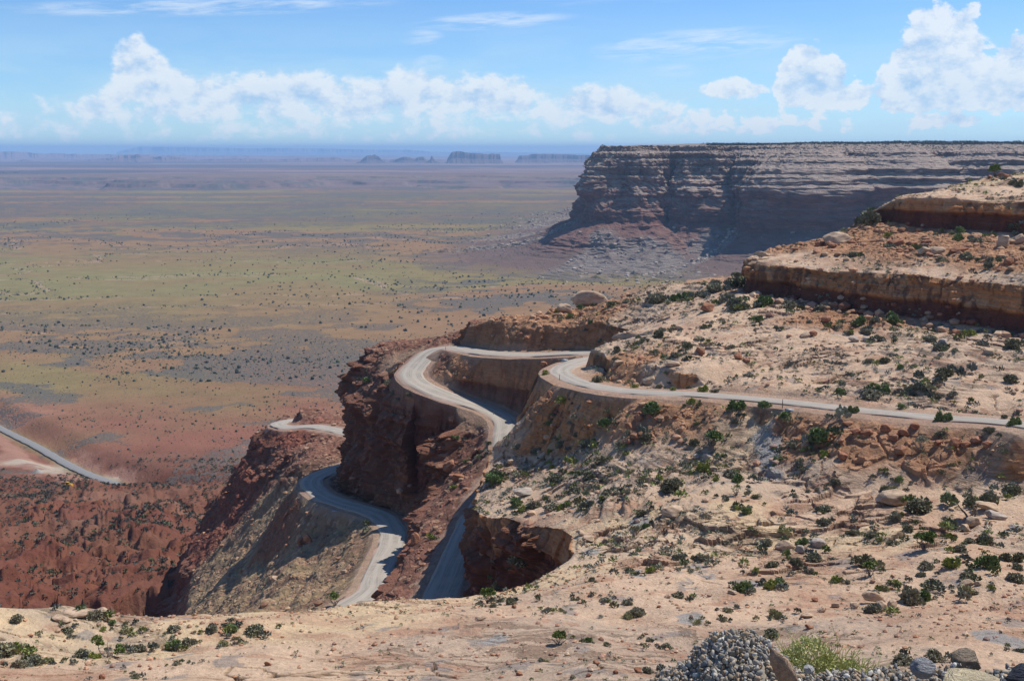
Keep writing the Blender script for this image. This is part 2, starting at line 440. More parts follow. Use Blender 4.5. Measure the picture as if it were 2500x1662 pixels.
# bench above the upper road: bank top, then bench
line(Q([(1425, 852, 226), (1437, 858, 218), (1486, 881, 204), (1521, 890, 197), (1605, 897, 186), (1696, 906, 178), (1800, 925, 170.5), (1900, 945, 164.5), (2100, 975, 153), (2300, 997, 145), (2500, 1018, 136)]))
line([(16.2, 213, -42.7), (17.8, 206, -42.2)] + Q([(1486, 935, 196), (1591, 947, 183), (1750, 955, 174.5)]))
line([(16.4, 226, -39.8), (21, 231, -39.2), (26, 239, -39.4), (26.2, 249, -40), (20, 259.5, -40.6)] + Q([(1405, 802, 263.5), (1328, 791, 268.5), (1296, 785, 272), (1233, 783, 278), (1180, 787, 284), (1146, 795, 288)]))
line([(19.2, 228, -44), (24.6, 238, -45), (24.6, 249.5, -46), (17, 259.2, -47), (9, 264.6, -48.2), (-2, 270.8, -49.4), (-10, 281.5, -50.6), (-13.2, 287.5, -51.2)])
line([P(1146, 795, 288), P(1150, 788, 296)]); line([(-13.2, 287.5, -51.2), (-13, 298, -52)])
spots([(1500, 790, 243), (1560, 860, 201), (1500, 740, 266), (1455, 768, 264), (1700, 800, 216), (1700, 740, 241), (1900, 850, 189), (1900, 782, 212), (1800, 722, 236), (2100, 850, 181), (2300, 850, 174), (2300, 930, 156), (2480, 900, 161), (2480, 975, 146), (2650, 900, 158), (2700, 980, 140),
       (1600, 700, 270), (1400, 768, 275), (1300, 775, 283), (1700, 700, 262), (1780, 695, 262), (1620, 820, 214), (2100, 800, 199), (2400, 830, 181)])
# ledge one
L1T = Q([(1808, 722, 240.5), (1850, 727, 236.5), (1888, 731, 233), (1959, 743, 226), (2035, 757, 217), (2124, 770, 210), (2236, 783, 203), (2370, 798, 196), (2500, 822, 186), (2700, 860, 174)])
L1R = Q([(1820, 637, 243), (1850, 639, 240), (1896, 641, 235.8), (1941, 646, 231), (2012, 655, 224), (2124, 659, 214.6), (2236, 659, 207.5), (2370, 680, 200), (2500, 690, 190), (2700, 700, 179)])
line(L1T); line(L1R)
line([L1R[0], P(1826, 629, 247), P(1850, 618, 252), P(1896, 609, 257), P(1940, 598, 262), P(2012, 585, 266), P(2084, 546, 270), P(2155, 520, 274)])
line([L1T[0], P(1807, 705, 250), P(1828, 692, 259), P(1890, 690, 266), P(1985, 690, 275), P(2110, 690, 281)])
spots([(2012, 605, 245), (1900, 622, 247), (2100, 600, 242), (2200, 620, 222), (2400, 622, 212), (2300, 590, 238), (2150, 572, 252), (2050, 580, 256), (2500, 632, 201), (2650, 640, 192), (2560, 600, 222), (2120, 630, 224), (2300, 642, 210)])
# ledge two
L2T = Q([(2150, 548, 263), (2209, 556, 256), (2325, 569, 249), (2500, 573, 241), (2700, 580, 234)])
L2R = Q([(2168, 492, 264.5), (2213, 486, 258), (2302, 485, 253), (2414, 485, 248), (2500, 485, 243), (2700, 480, 236)])
line(L2T); line(L2R)
line([L2R[0], P(2190, 482, 268), P(2213, 477, 271), P(2302, 468, 274), P(2316, 455, 278), P(2370, 441, 281), P(2410, 430, 284), P(2472, 421, 288), P(2560, 408, 292), P(2750, 380, 300)])
spots([(2350, 465, 262), (2450, 455, 260), (2560, 460, 255), (2440, 435, 275)])
# skyline of the bench and what lies behind it
BACK = Q([(1130, 806, 299), (1150, 792, 300), (1240, 774, 301), (1345, 767, 294), (1420, 748, 294), (1538, 731, 290), (1626, 706, 293), (1679, 684, 302), (1766, 676, 305), (1840, 676, 300), (1960, 676, 298), (2110, 676, 300)])
line(BACK)
line([(p[0] + 1, p[1] + 9, p[2] - 16) for p in BACK])
for p in BACK: SPOTS.append((p[0] * 1.1, p[1] + 60, p[2] - 60))
for p in Q([(1800, 650, 330), (2000, 650, 330), (2213, 600, 330), (2400, 600, 340), (2700, 600, 350)]): SPOTS.append((p[0], p[1], p[2] - 25))
# promontory between the roads
line(Q([(884, 845, 317), (900, 848, 319), (930, 838, 322), (950, 828, 322), (1000, 828, 319), (1045, 822, 315), (1090, 812, 311), (1130, 806, 304)]))
line([(p[0] - 4, p[1] + 10, p[2] - 22) for p in Q([(884, 845, 317), (950, 828, 322), (1045, 822, 315), (1130, 806, 306)])])
line(Q([(884, 845, 317), (868, 880, 315), (850, 905, 317), (857, 935, 312), (868, 962, 304), (903, 1000, 288), (967, 1015, 274), (1005, 1040, 265), (1040, 1066, 257), (1078, 1118, 247), (1103, 1152, 240)]))
line(Q([(862, 905, 323), (838, 950, 322), (816, 1000, 320), (808, 1030, 319), (806, 1140, 317.5)]))
PROM_TOE = Q([(806, 1146, 315), (822, 1178, 304), (850, 1206, 291), (900, 1226, 276), (950, 1240, 265), (985, 1258, 256), (1000, 1280, 248)])
line(PROM_TOE)
line([(-49, 322, -91), (-40, 330, -94), (-38, 345, -95.5), (-39, 358, -97)])
spots([(940, 900, 300), (960, 950, 287), (1000, 960, 279), (1060, 990, 268), (1120, 1015, 260), (1180, 1040, 254), (1210, 1075, 243), (1180, 1120, 237), (1130, 1085, 246), (1090, 1050, 254), (940, 860, 309), (920, 930, 298), (1020, 850, 304)])
# bank between the two legs of the road
line(Q([(1103, 1152, 240), (1078, 1190, 232), (1050, 1230, 222), (1035, 1262, 214), (1018, 1310, 203), (990, 1370, 191), (958, 1440, 180), (930, 1520, 168)]))
line(Q([(1000, 1280, 248), (985, 1305, 240), (968, 1345, 228), (945, 1400, 214), (925, 1460, 200), (905, 1520, 185)]))
SPOTS += [(-27, 150, -76), (-30, 158, -77)]
# talus below the lower road
TAL = [P(654, 1077, z=-110), P(608, 1122, z=-120), P(577, 1154, z=-127), P(552, 1186, z=-133), P(505, 1265, z=-139), P(463, 1327, z=-141), P(470, 1400, z=-137), P(454, 1495, z=-131), P(440, 1580, z=-124), (-78, 215, -108), (-80, 170, -92)]
line(TAL)
line([(p[0] - 16, p[1] + 6, p[2] - 30) for p in TAL])
for p in TAL: SPOTS.append((p[0] - 90, p[1] + 20, p[2] - 130))
SPOTS += [P(690, 1200, z=-105), P(640, 1300, z=-113), P(700, 1350, z=-101), P(600, 1400, z=-114), P(760, 1420, z=-92), P(650, 1480, z=-100), P(800, 1290, z=-93), P(720, 1130, z=-97.5), P(690, 1100, z=-104), P(560, 1480, z=-112), P(750, 1100, z=-98), P(620, 1220, z=-121)]
# red knob beside the lowest bend
line(Q([(672, 1040, 410), (676, 1010, 413), (690, 998, 414), (730, 989, 418), (765, 992, 418), (800, 1002, 415)]))
line(Q([(672, 1046, 408), (700, 1038, 404), (740, 1022, 409.5), (810, 1020, 406)]))
SPOTS += [P(700, 1000, D=440), (-85, 440, -112), (-60, 455, -113), (-60, 410, -101), (-110, 470, -150), (-60, 520, -170), (-20, 400, -120), (-20, 340, -98), (-25, 322, -90)]
SPOTS += [(-20, 360, -105), (0, 330, -95), (20, 340, -100)]
BORDER = [(-620, 40, -250), (-640, 300, -330), (-520, 620, -340), (-250, 800, -360), (100, 700, -360), (400, 620, -330), (500, 300, -60), (420, 0, -20), (300, -60, -8), (-200, -60, -30), (-450, -60, -160)]

def build_tin():
    V, E = [], []
    def add(p):
        V.append(p); return len(V) - 1
    for s in (-1, 1):                              # shelves along the road
        sd = side(ROAD)
        for off, dz in ((ROAD_W + 0.3, 0.0),):
            l = ROAD.copy(); l[:, :2] += s * sd * off; l[:, 2] += dz
            keep = [i for i in range(0, len(l), 2) if np.min(np.linalg.norm(ROAD[:, :2] - l[i, :2], axis=1)) > off - .35]
            prev = None
            for i in keep:
                a = add(tuple(l[i]))
                if prev is not None and i - prev[1] == 2: E.append((prev[0], a))
                prev = (a, i)
    for i in range(0, len(ROAD), 3): add(tuple(ROAD[i]))
    RX = ROAD[:, :2]
    def near_road(p): return np.min(np.hypot(RX[:, 0] - p[0], RX[:, 1] - p[1])) < ROAD_W + 0.38
    for L in LINES:
        l = [L[0]]
        for a, b in zip(L[:-1], L[1:]):            # denser, slightly wandering lines
            m = max(1, int(math.dist(a, b) / 6))
            for k in range(1, m + 1):
                l.append(tuple(a[j] + (b[j] - a[j]) * k / m for j in range(3)))
        prev = None
        for p in l:
            if near_road(p): prev = None; continue
            a = add(p)
            if prev is not None: E.append((prev, a))
            prev = a
    npin = len(V)
    for p in SPOTS:
        if not near_road(p): add(p)
    b0 = len(V)
    for p in BORDER: add(p)
    for i in range(len(BORDER)): E.append((b0 + i, b0 + (i + 1) % len(BORDER)))
    V = np.array(V, float)
    vo, eo, fo, vid, eid, fid = delaunay_2d_cdt([Vector(p[:2]) for p in V], E, [], 0, 1e-4, True)
    out = np.zeros((len(vo), 3)); bad = 0
    pin = np.zeros(len(vo))
    for i, v in enumerate(vo):
        out[i, :2] = v
        if len(vid[i]): out[i, 2] = max(V[k][2] for k in vid[i]) ; pin[i] = 1.0 if min(vid[i]) < npin else 0.3
        else:
            d = np.hypot(V[:, 0] - v[0], V[:, 1] - v[1]); k = np.argsort(d)[:2]
            out[i, 2] = (V[k, 2] / (d[k] + .01)).sum() / (1 / (d[k] + .01)).sum(); bad += 1; pin[i] = .5
    print('TIN', len(out), 'verts', len(fo), 'tris, crossings:', bad)
    return out, np.array(fo, int), pin

def refine(V, F, A, length_of, maxpass=30, cap=3000000):
    """split every edge longer than length_of(midpoint); A holds per-vertex values carried along"""
    for it in range(maxpass):
        e = np.concatenate([F[:, [0, 1]], F[:, [1, 2]], F[:, [2, 0]]])
        e.sort(axis=1)
        key = e[:, 0].astype(np.int64) * len(V) + e[:, 1]
        uk, first, inv = np.unique(key, return_index=True, return_inverse=True)
        ue = e[first]
        a, b = V[ue[:, 0]], V[ue[:, 1]]
        mid = (a + b) / 2
        L = np.linalg.norm(a - b, axis=1)
        split = L > length_of(mid)
        if not split.any() or len(F) > cap: break
        # also split the longest edge of every triangle that has any split edge, to keep the shapes good
        n = len(F); i3 = inv.reshape(3, n).T
        Lf = L[i3]; anys = split[i3].any(1)
        split[i3[anys, np.argmax(Lf[anys], axis=1)]] = True
        new = np.full(len(ue), -1); new[split] = len(V) + np.arange(split.sum())
        V = np.concatenate([V, mid[split]]); A = np.concatenate([A, (A[ue[split, 0]] + A[ue[split, 1]]) / 2])
        m = new[i3]                                   # midpoints of edges 01, 12, 20
        k = (m >= 0).sum(1)
        res = [F[k == 0]]
        f, mm = F[k == 3], m[k == 3]
        if len(f):
            res += [np.stack(x, 1) for x in ((f[:, 0], mm[:, 0], mm[:, 2]), (mm[:, 0], f[:, 1], mm[:, 1]), (mm[:, 2], mm[:, 1], f[:, 2]), (mm[:, 0], mm[:, 1], mm[:, 2]))]
        for r in range(3):
            s = (k == 1) & (m[:, r] >= 0); f, q = np.roll(F[s], -r, 1), m[s, r]
            if len(f): res += [np.stack([f[:, 0], q, f[:, 2]], 1), np.stack([q, f[:, 1], f[:, 2]], 1)]
            s = (k == 2) & (m[:, r] < 0); f = np.roll(F[s], -r, 1); q = np.roll(m[s], -r, 1)   # edge 01 whole, 12 and 20 split
            if len(f): res += [np.stack([f[:, 0], f[:, 1], q[:, 1]], 1), np.stack([f[:, 0], q[:, 1], q[:, 2]], 1), np.stack([q[:, 2], q[:, 1], f[:, 2]], 1)]
        F = np.concatenate(res)
    return V, F, A

def vnormals(V, F):
    n = np.cross(V[F[:, 1]] - V[F[:, 0]], V[F[:, 2]] - V[F[:, 0]])
    N = np.zeros_like(V)
    for k in range(3):
        for c in range(3): N[:, c] += np.bincount(F[:, k], n[:, c], len(V))
    return N / (np.linalg.norm(N, axis=1)[:, None] + 1e-12)

def smooth(V, F, X, w, it=1):
    """Laplacian smoothing of values X over the mesh"""
    e = np.concatenate([F[:, [0, 1]], F[:, [1, 2]], F[:, [2, 0]]]); n = len(V)
    deg = np.bincount(e[:, 0], minlength=n) + np.bincount(e[:, 1], minlength=n) + 1e-9
    for _ in range(it):
        S = np.empty_like(X)
        for c in range(X.shape[1]):
            S[:, c] = (np.bincount(e[:, 0], X[e[:, 1], c], n) + np.bincount(e[:, 1], X[e[:, 0], c], n)) / deg
        X = X + (S - X) * w[:, None]
    return X

# ------------------------------------------------------------------ near ground
TV, TF, PIN = build_tin()
TV, TF, PIN = refine(TV, TF, PIN[:, None], lambda m: np.clip(np.linalg.norm(m, axis=1) * 0.012, 1.2, 30))
PIN = PIN[:, 0]
TV = smooth(TV, TF, TV, 0.5 * (1 - PIN * 0.8), 4)

def bvh_of(V, F): return BVHTree.FromPolygons([tuple(p) for p in V], [tuple(int(i) for i in f) for f in F])
def ray(bvh, u, v):
    d = Vector(P(u, v, D=1.0)).normalized()
    h = bvh.ray_cast(Vector((0, 0, 0)), d, 6000)
    return h[0]
B0 = bvh_of(TV, TF)

# what the ground is made of, sampled at places in the photograph (class, u, v)
CLS = ['slick', 'cream', 'orange', 'dark', 'talus', 'red', 'soil']
SEEDS = {
 'slick': [(1250, 1600), (1700, 1560), (2300, 1500), (900, 1560), (1500, 1480), (2000, 1430), (1500, 860), (1600, 800), (1750, 780), (1700, 870), (1900, 880), (2100, 940), (2350, 960), (1500, 1150), (1400, 1100),
           (1600, 1180), (1350, 1190), (2000, 1250), (2200, 1180), (2350, 1230), (2450, 1130), (1600, 760), (1700, 740), (2000, 830), (2300, 880), (1900, 1180), (1230, 1240), (1260, 1160), (2000, 680), (2300, 710), (1950, 650), (1650, 915), (1820, 935), (2200, 820), (2400, 845), (1290, 1080), (1240, 1120), (2300, 470), (2450, 460), (600, 1590), (300, 1620),
           (1700, 1380), (1880, 640), (2400, 690), (1480, 740), (2450, 1450), (2150, 500), (2400, 500)],
 'cream': [(60, 1560), (250, 1560), (450, 1570), (1450, 1380), (1700, 1300), (1850, 1270), (1560, 1320), (1650, 1250), (720, 1530), (1800, 1040), (1440, 730), (2350, 455), (2000, 1330)],
 'orange': [(1290, 985), (1330, 950), (1400, 990), (1500, 1010), (1600, 985), (1350, 1030), (1700, 1000), (1980, 1050), (2150, 1060), (2300, 1080), (1200, 780), (1350, 790), (1280, 920), (1180, 910), (1240, 820), (1420, 800),
            (2050, 590), (2200, 610), (2350, 600), (2450, 640), (2000, 610), (2120, 570), (1500, 905), (1560, 1000), (1440, 1000), (2060, 778), (1850, 1000)],
 'dark': [(900, 880), (950, 850), (900, 1050), (860, 1120), (1000, 1120), (950, 960), (1050, 1010), (1100, 1060), (830, 1060), (1040, 1280), (990, 1380), (950, 1460), (1090, 1190), (1150, 1100), (960, 1180), (1100, 830), (1000, 830), (1010, 985), (930, 930), (1060, 1000), (700, 1020), (760, 1000),
          (1140, 1330), (1170, 1400), (1250, 1380), (1060, 870), (720, 1130), (660, 1130)],
 'talus': [(700, 1300), (620, 1350), (760, 1400), (830, 1290), (560, 1450), (700, 1440), (770, 1250), (650, 1250), (800, 1460), (540, 1400)],
 'red': [(600, 1180), (640, 1110), (560, 1230), (690, 1080)],
 'soil': [(1130, 1010), (975, 880)],
}
SX, SC = [], []
for ci, c in enumerate(CLS):
    for u, v in SEEDS[c]:
        h = ray(B0, u, v)
        if h is not None and h.y < 460: SX.append(tuple(h)); SC.append(ci)
SX = np.array(SX); SC = np.array(SC)

def soft_class(V):
    """blend of the ground classes at every vertex"""
    W = np.zeros((len(V), len(CLS)))
    q = V + np.stack([fbm(V / 9, 3, 5), fbm(V / 9, 3, 6), fbm(V / 9, 3, 7)], 1) * 7
    for s0 in range(0, len(V), 100000):
        d = q[s0:s0 + 100000, None, :] - SX[None]
        d2 = (d * d * np.array([1, 1, 3.0])).sum(2) + 1.0
        w = d2 ** -4
        for ci in range(len(CLS)): W[s0:s0 + 100000, ci] = w[:, SC == ci].sum(1)
    return W / W.sum(1)[:, None]

def road_dist(V, step=1):
    out = np.empty(len(V)); Rp = ROAD[::step]
    for s0 in range(0, len(V), 50000):
        d = V[s0:s0 + 50000, None, :2] - Rp[None, :, :2]
        dz = (V[s0:s0 + 50000, None, 2] - Rp[None, :, 2])
        out[s0:s0 + 50000] = np.sqrt(((d ** 2).sum(2) + np.maximum(np.abs(dz) - 1.0, 0) ** 2 * .25).min(1))
    return out - ROAD_W

A0 = np.concatenate([soft_class(TV), road_dist(TV)[:, None], PIN[:, None]], 1)

def in_view(m, pad=120):
    u, v, f = project(m)
    return (f > 1) & (u > -pad) & (u < 2500 + pad) & (v > 300) & (v < 1662 + pad)
FRP = project(np.array(F_RIM))[:2]; FRD = np.array(F_RIM)[:, 1]
def fine_len(m):
    d = np.linalg.norm(m, axis=1)
    u, v, f = project(m)                            # coarser where the near rim or the skyline hides the ground
    hid = ((v > np.interp(u, FRP[0], FRP[1], right=9e9) + 25) & (m[:, 1] > np.interp(u, FRP[0], FRD) + 7)) | ((m[:, 0] > -8) & (m[:, 1] > 318)) | (m[:, 1] > 475)
    return np.where(in_view(m, 50), np.clip(d * 0.0020, 0.055, 2.0), np.clip(d * 0.02, 1.5, 30)) * np.where(hid, 5.0, np.where(m[:, 2] < -140, 2.5, 1))
GV, GF, GA = refine(TV, TF, A0, fine_len, cap=3200000)
print('near ground', len(GV), len(GF))

def sculpt(V, F, A):
    W, rd = A[:, :len(CLS)], A[:, len(CLS)]
    N = vnormals(V, F)
    N = smooth(N, F, N, np.full(len(V), 0.7), 6); N /= np.linalg.norm(N, axis=1)[:, None]
    steep = sstep(N[:, 2], 0.74, 0.42)
    tan = W[:, 0] + W[:, 1]; rub = W[:, 2] * .9 + W[:, 3] * .8 + W[:, 4] * 0.75 + W[:, 5] + W[:, 6] * .35
    off = sstep(rd, 0.4, 3.0)
    D = np.zeros_like(V)
    H = N.copy(); H[:, 2] *= 0.15; H /= np.linalg.norm(H, axis=1)[:, None] + 1e-9
    # slickrock: broad swells, cross-bedded ledges, small hummocks
    big = fbm(V / 22, 3, 11) * 1.5 + fbm(V / 7, 3, 12) * .75
    warp = fbm(V / np.array([42, 24, 24]), 3, 21) * 1.5 + fbm(V / np.array([9, 5, 5]), 2, 22) * .12
    dz = big * tan * (1 - steep)
    lm = sstep(fbm(V / 17, 3, 31) + .25 * fbm(V / 4, 2, 32), -.06, .14)
    gent = sstep(N[:, 2], .86, .96) * (.1 + .9 * sstep(V[:, 1], 86, 112))
    for h, am, sd in ((1.15, .68, 1), (.45, .7, 2)):
        u = (V[:, 2] + warp * (1.0 if sd == 1 else .6) + V[:, 0] * .05 * sd + big) / h; i = np.floor(u); t = u - i
        dz += tan * (1 - steep) * gent * lm * h * am * (sstep(t, .74, 1.0) - t + .4) * (0.35 + .65 * sstep(vn(V / (7 / sd), 40 + sd), .3, .6))
    c1, c2, cid = cells(V / np.array([4.2, 2.2, 2.0]) + np.stack([warp, -warp, warp * 0], 1) * .12, 50)
    e1, e2, eid = cells(V / np.array([1.7, 1.0, .9]) + 4, 52)
    slab = sstep(fbm(V / 13, 3, 55), .06, .2) * tan * (.12 + .88 * sstep(V[:, 1], 84, 104))
    dz += slab * (1 - steep) * ((cid - .4) * .75 * sstep(c2, .01, .07) - (1 - sstep(c2, 0, .05)) * .25 + (eid - .4) * .30 * sstep(e2, .01, .08) * (cid > .5))
    dz += tan * (fbm(V / 1.3, 3, 60) * .06)
    ck = np.abs(fbm(V / np.array([7, 3.2, 3.2]) + np.stack([warp, warp, 0 * warp], 1) * .3, 2, 62)); crack = sstep(ck, .022, .006) * sstep(fbm(V / 15, 2, 63), -.1, .1) * tan
    dz -= crack * .35 * (1 - steep)
    # rubble: blocks of several sizes
    r1, r2, rid = cells(V / 3.1, 70)
    s1, s2, sid = cells(V / 1.25 + 5, 80)
    rm = sstep(fbm(V / 9, 3, 75), -.35, .25)
    blk = ((rid - .35) * 1.15 * sstep(r2, 0, .16) * (rid > .45) * .9 * rm + (sid - .3) * .62 * sstep(s2, 0, .2) * (sid > .3) + fbm(V / 6, 3, 77) * 1.3)
    rubf = (W[:, 2] * .85 + W[:, 3] * .9 + W[:, 4] * .75 + W[:, 5] * 1.1 + W[:, 6] * .3)
    for c in range(3): D[:, c] += N[:, c] * blk * rubf * (1 - steep * .5) * (1 - .0 * tan)
    # gullies down the talus and red slopes
    gl = ridged(V / np.array([14, 40, 30]), 3, 90)
    D[:, 2] -= (gl - .55) * 3.4 * (W[:, 4] + W[:, 5]) * (1 - steep * .5)
    D[:, 2] += dz
    # cliffs: beds standing out or weathered back, upright joints, alcoves
    zz = V[:, 2] + fbm(V / 16, 2, 100) * .9
    st = strata(zz, 3) - .5
    jq = V / np.array([3.2, 3.2, 15]); j1, j2, jid = cells(jq, 110)
    jb, jb2, jbid = cells(V / np.array([7.5, 7.5, 11]) + 3, 115)
    big_cliff = np.clip(W[:, 3] * 1.5 + W[:, 5] + .55, .5, 1.6)
    w2 = W[:, 2] * (V[:, 1] > 240)                                  # the blasted cuts beside the upper loop are flatter
    amp = np.maximum(steep, .07 * sstep(N[:, 2], .93, .7) * tan) * big_cliff * (1 - .35 * w2)
    dk = W[:, 3] + W[:, 5] * .6
    cd = st * (2.0 + 2.6 * dk) + (jid - .5) * 1.5 * sstep(j2, .0, .06) + (jbid - .5) * 4.2 * dk * sstep(jb2, 0, .06) + (ridged(V / np.array([9, 9, 30]), 2, 118) - .5) * 4.0 * dk
    cd += fbm(V / 5, 4, 120) * 1.7 + fbm(V / 1.1, 3, 121) * .35 - (1 - sstep(j2, 0, .05)) * .8
    n_w = fbm(V / 12, 2, 124)
    led = (V[:, 0] > 46) & (V[:, 1] > 160)
    cd += led * (fbm(V / np.array([9, 9, 5]), 3, 123) * 1.7 + (jbid - .5) * 2.4 * sstep(jb2, 0, .05) + (strata(V[:, 2] * 2.2 + n_w * .4, 5) - .5) * 1.5)
    soft = undercut(V)
    cd = cd * (1 - .6 * np.clip(soft, 0, 1)) - soft * 2.6
    D += H * (cd * amp * .85)[:, None]
    D *= off[:, None]
    D *= np.where(A[:, -1] > .9, .8, 1)[:, None]
    return D, N, steep, dict(tan=tan, lm=lm, slab=slab, soft=soft, st=st, rid=rid, sid=sid, s2=s2, r2=r2, jid=jid, warp=warp, zz=zz, crack=crack, c2=c2, big=big)

# soft dark red bed under the cap rocks: (top of bed as a plane through z0, extent box)
def undercut(V):
    x, y, z = V.T
    s = np.zeros(len(V))
    n = fbm(V / 6, 2, 130) * .5
    u, v, f = x, y, z
    # ledge one
    a = (y > 160) & (y < 262) & (x > 48) & (z < -24) & (z > -33.5)
    zt = -28.0 + n * 2.0
    s = np.where(a, np.maximum(s, sstep(z + n, zt + .5, zt - .5)), s)
    # ledge two
    a = (y > 225) & (y < 275) & (x > 78) & (z > -19.2)
    s = np.where(a, np.maximum(s, sstep(z + n, -13.6, -14.4)), s)
    # wall of the loop
    a = (y > 250) & (y < 284) & (x > -24) & (x < 12) & (z < -54)
    s = np.where(a, np.maximum(s, .8 * sstep(z + n, -55.6, -56.3)), s)
    # alcove under the basin rim
    a = (y > 112) & (y < 172) & (x > -8) & (x < 14) & (z < -44)
    s = np.where(a, np.maximum(s, (.6 + 1.3 * np.exp(-((y - 131) / 11) ** 2)) * sstep(z + n * .6, -49.5 - (y > 140) * 4, -51.5 - (y > 140) * 4)), s)
    return s

GRAVELLY = [(ray(B0, u, v), r) for u, v, r in [(1862, 1065, 1.6), (1872, 1090, 1.9), (1880, 1115, 2.0), (1882, 1140, 1.7), (1885, 1160, 1.3), (1545, 1385, 1.3), (1560, 1400, 1.0), (1440, 1352, .8), (1700, 1372, 1.2), (1730, 1395, 1.3), (1840, 1412, 1.2), (1560, 1275, 1.0), (1215, 1565, 1.1), (2430, 1580, 1.6), (1690, 1520, .9)]]
def lerp(a, b, t):
    return a + (np.asarray(b) - a) * t[:, None]

def colour(V, N, steep, A, f):
    """bedding, varnish and soil colours (reflectance) of the rock"""
    W = A[:, :len(CLS)]
    base = np.array([[.555, .39, .265], [.60, .44, .27], [.38, .205, .115], [.215, .105, .072], [.27, .165, .105], [.225, .085, .055], [.33, .21, .14]])
    C = W @ base
    n1 = fbm(V / 14, 4, 200); n2 = fbm(V / 3.5, 4, 201); n3 = fbm(V / .8, 3, 202)
    tan = f['tan']; flat = 1 - steep
    C = lerp(C, (.60, .425, .285), tan * flat * sstep(n1, .05, .35) * .7)
    C = lerp(C, (.47, .295, .19), tan * flat * sstep(-n1 + n2 * .5, .02, .4) * .65)
    C = lerp(C, (.40, .31, .235), tan * flat * f['lm'] * .45)                       # grey weathered ledges
    C = lerp(C, (.36, .19, .12), tan * flat * sstep(n2 + .4 * n3, .22, .42) * .55)         # red sand in the hollows
    C = lerp(C, (.22, .2, .19), tan * flat * sstep(fbm(V / 2.2, 4, 205), .36, .46) * .6)   # dark crusts
    # blocks differ in colour
    rb = W[:, 2] + W[:, 3] + W[:, 4] + W[:, 5]
    k = 1 + rb * ((f['sid'] - .5) * .55 + (f['rid'] - .5) * .35)
    C = C * k[:, None]
    C = lerp(C, (.20, .12, .08), f['slab'] * flat * (1 - sstep(f['c2'], .02, .07)) * .7)          # dirt in the joints
    C = lerp(C, (.17, .10, .065), f['crack'] * flat * .75)
    C = lerp(C, (.42, .29, .19), (W[:, 4] + .5 * W[:, 3]) * (f['sid'] > .86) * .8)
    C = lerp(C, (.33, .26, .14), (W[:, 4] + W[:, 6] * .5) * sstep(n2, -.15, .2) * .38)
    # cliffs
    bed = strata(f['zz'] * 1.3, 9)
    cl_t = np.array([.56, .265, .12]) * (0.72 + .5 * bed)[:, None]
    cl_t = lerp(cl_t, (.52, .34, .2), sstep(n2, .1, .4) * .7)
    q = V / np.array([1.1, 1.1, 12.0]); streak = fbm(q, 4, 210)
    cl_t = lerp(cl_t, (.13, .075, .055), sstep(streak + n1 * .6, .08, .36) * .75)            # desert varnish
    cl_d = np.array([.25, .112, .072]) * (0.65 + .75 * bed)[:, None]
    cl_d = lerp(cl_d, (.34, .19, .12), sstep(n2 + n1, .15, .5) * .7)
    cl_d = lerp(cl_d, (.10, .05, .04), sstep(streak, .15, .4) * .5)
    wd = np.clip(W[:, 3] + W[:, 5] + .6 * W[:, 4], 0, 1)
    CC = cl_t + (cl_d - cl_t) * wd[:, None]
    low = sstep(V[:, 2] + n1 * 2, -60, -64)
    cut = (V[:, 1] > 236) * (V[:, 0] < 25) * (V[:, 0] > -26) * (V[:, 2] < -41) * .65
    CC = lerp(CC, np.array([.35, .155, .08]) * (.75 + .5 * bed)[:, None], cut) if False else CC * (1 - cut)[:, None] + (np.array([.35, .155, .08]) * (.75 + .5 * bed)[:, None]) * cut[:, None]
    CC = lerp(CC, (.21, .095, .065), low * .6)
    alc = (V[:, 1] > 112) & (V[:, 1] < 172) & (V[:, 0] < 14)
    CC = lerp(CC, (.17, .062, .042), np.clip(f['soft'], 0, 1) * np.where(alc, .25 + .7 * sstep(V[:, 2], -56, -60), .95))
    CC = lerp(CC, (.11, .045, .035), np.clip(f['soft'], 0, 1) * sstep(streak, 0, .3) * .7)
    C = C * (1 - sstep(steep, .25, .75))[:, None] + CC * sstep(steep, .25, .75)[:, None]
    # gravelly shoulders beside the road
    rd = A[:, len(CLS)]
    sh = sstep(rd + n2 * 1.8, 1.7, .2)
    C = lerp(C, (.35, .245, .18), sh * (1 - steep * .5) * .7)
    # grey gravel that has washed into a gully on the slickrock
    for a, rr in GRAVELLY:
        d = np.hypot(V[:, 0] - a[0], (V[:, 1] - a[1]) * .6) + n2 * 1.3 + n3 * .5
        C = lerp(C, (.31, .295, .275), sstep(d, rr, rr * .6) * .85)
    return np.clip(C * (1 + n3 * .16)[:, None], .02, .8)

D, GN, ST, FD = sculpt(GV, GF, GA)
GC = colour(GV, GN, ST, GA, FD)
GV = GV + D
MAT_ROCK = rock_material('sandstone', beds=True)
BEDS = np.clip(FD['tan'] * np.maximum(FD['lm'], FD['slab']) * sstep(fbm(GV / 6, 3, 66), -.15, .1) * (1 - .8 * ST) + ST * .45, 0, 1)[:, None] * np.ones((1, 3))
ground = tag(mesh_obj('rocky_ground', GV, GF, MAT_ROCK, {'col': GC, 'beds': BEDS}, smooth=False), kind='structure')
ground.data.polygons.foreach_set('use_smooth', (FD['tan'][GF[:, 0]] * (1 - ST[GF[:, 0]]) * (1 - FD['slab'][GF[:, 0]]) > .6))
NB = None

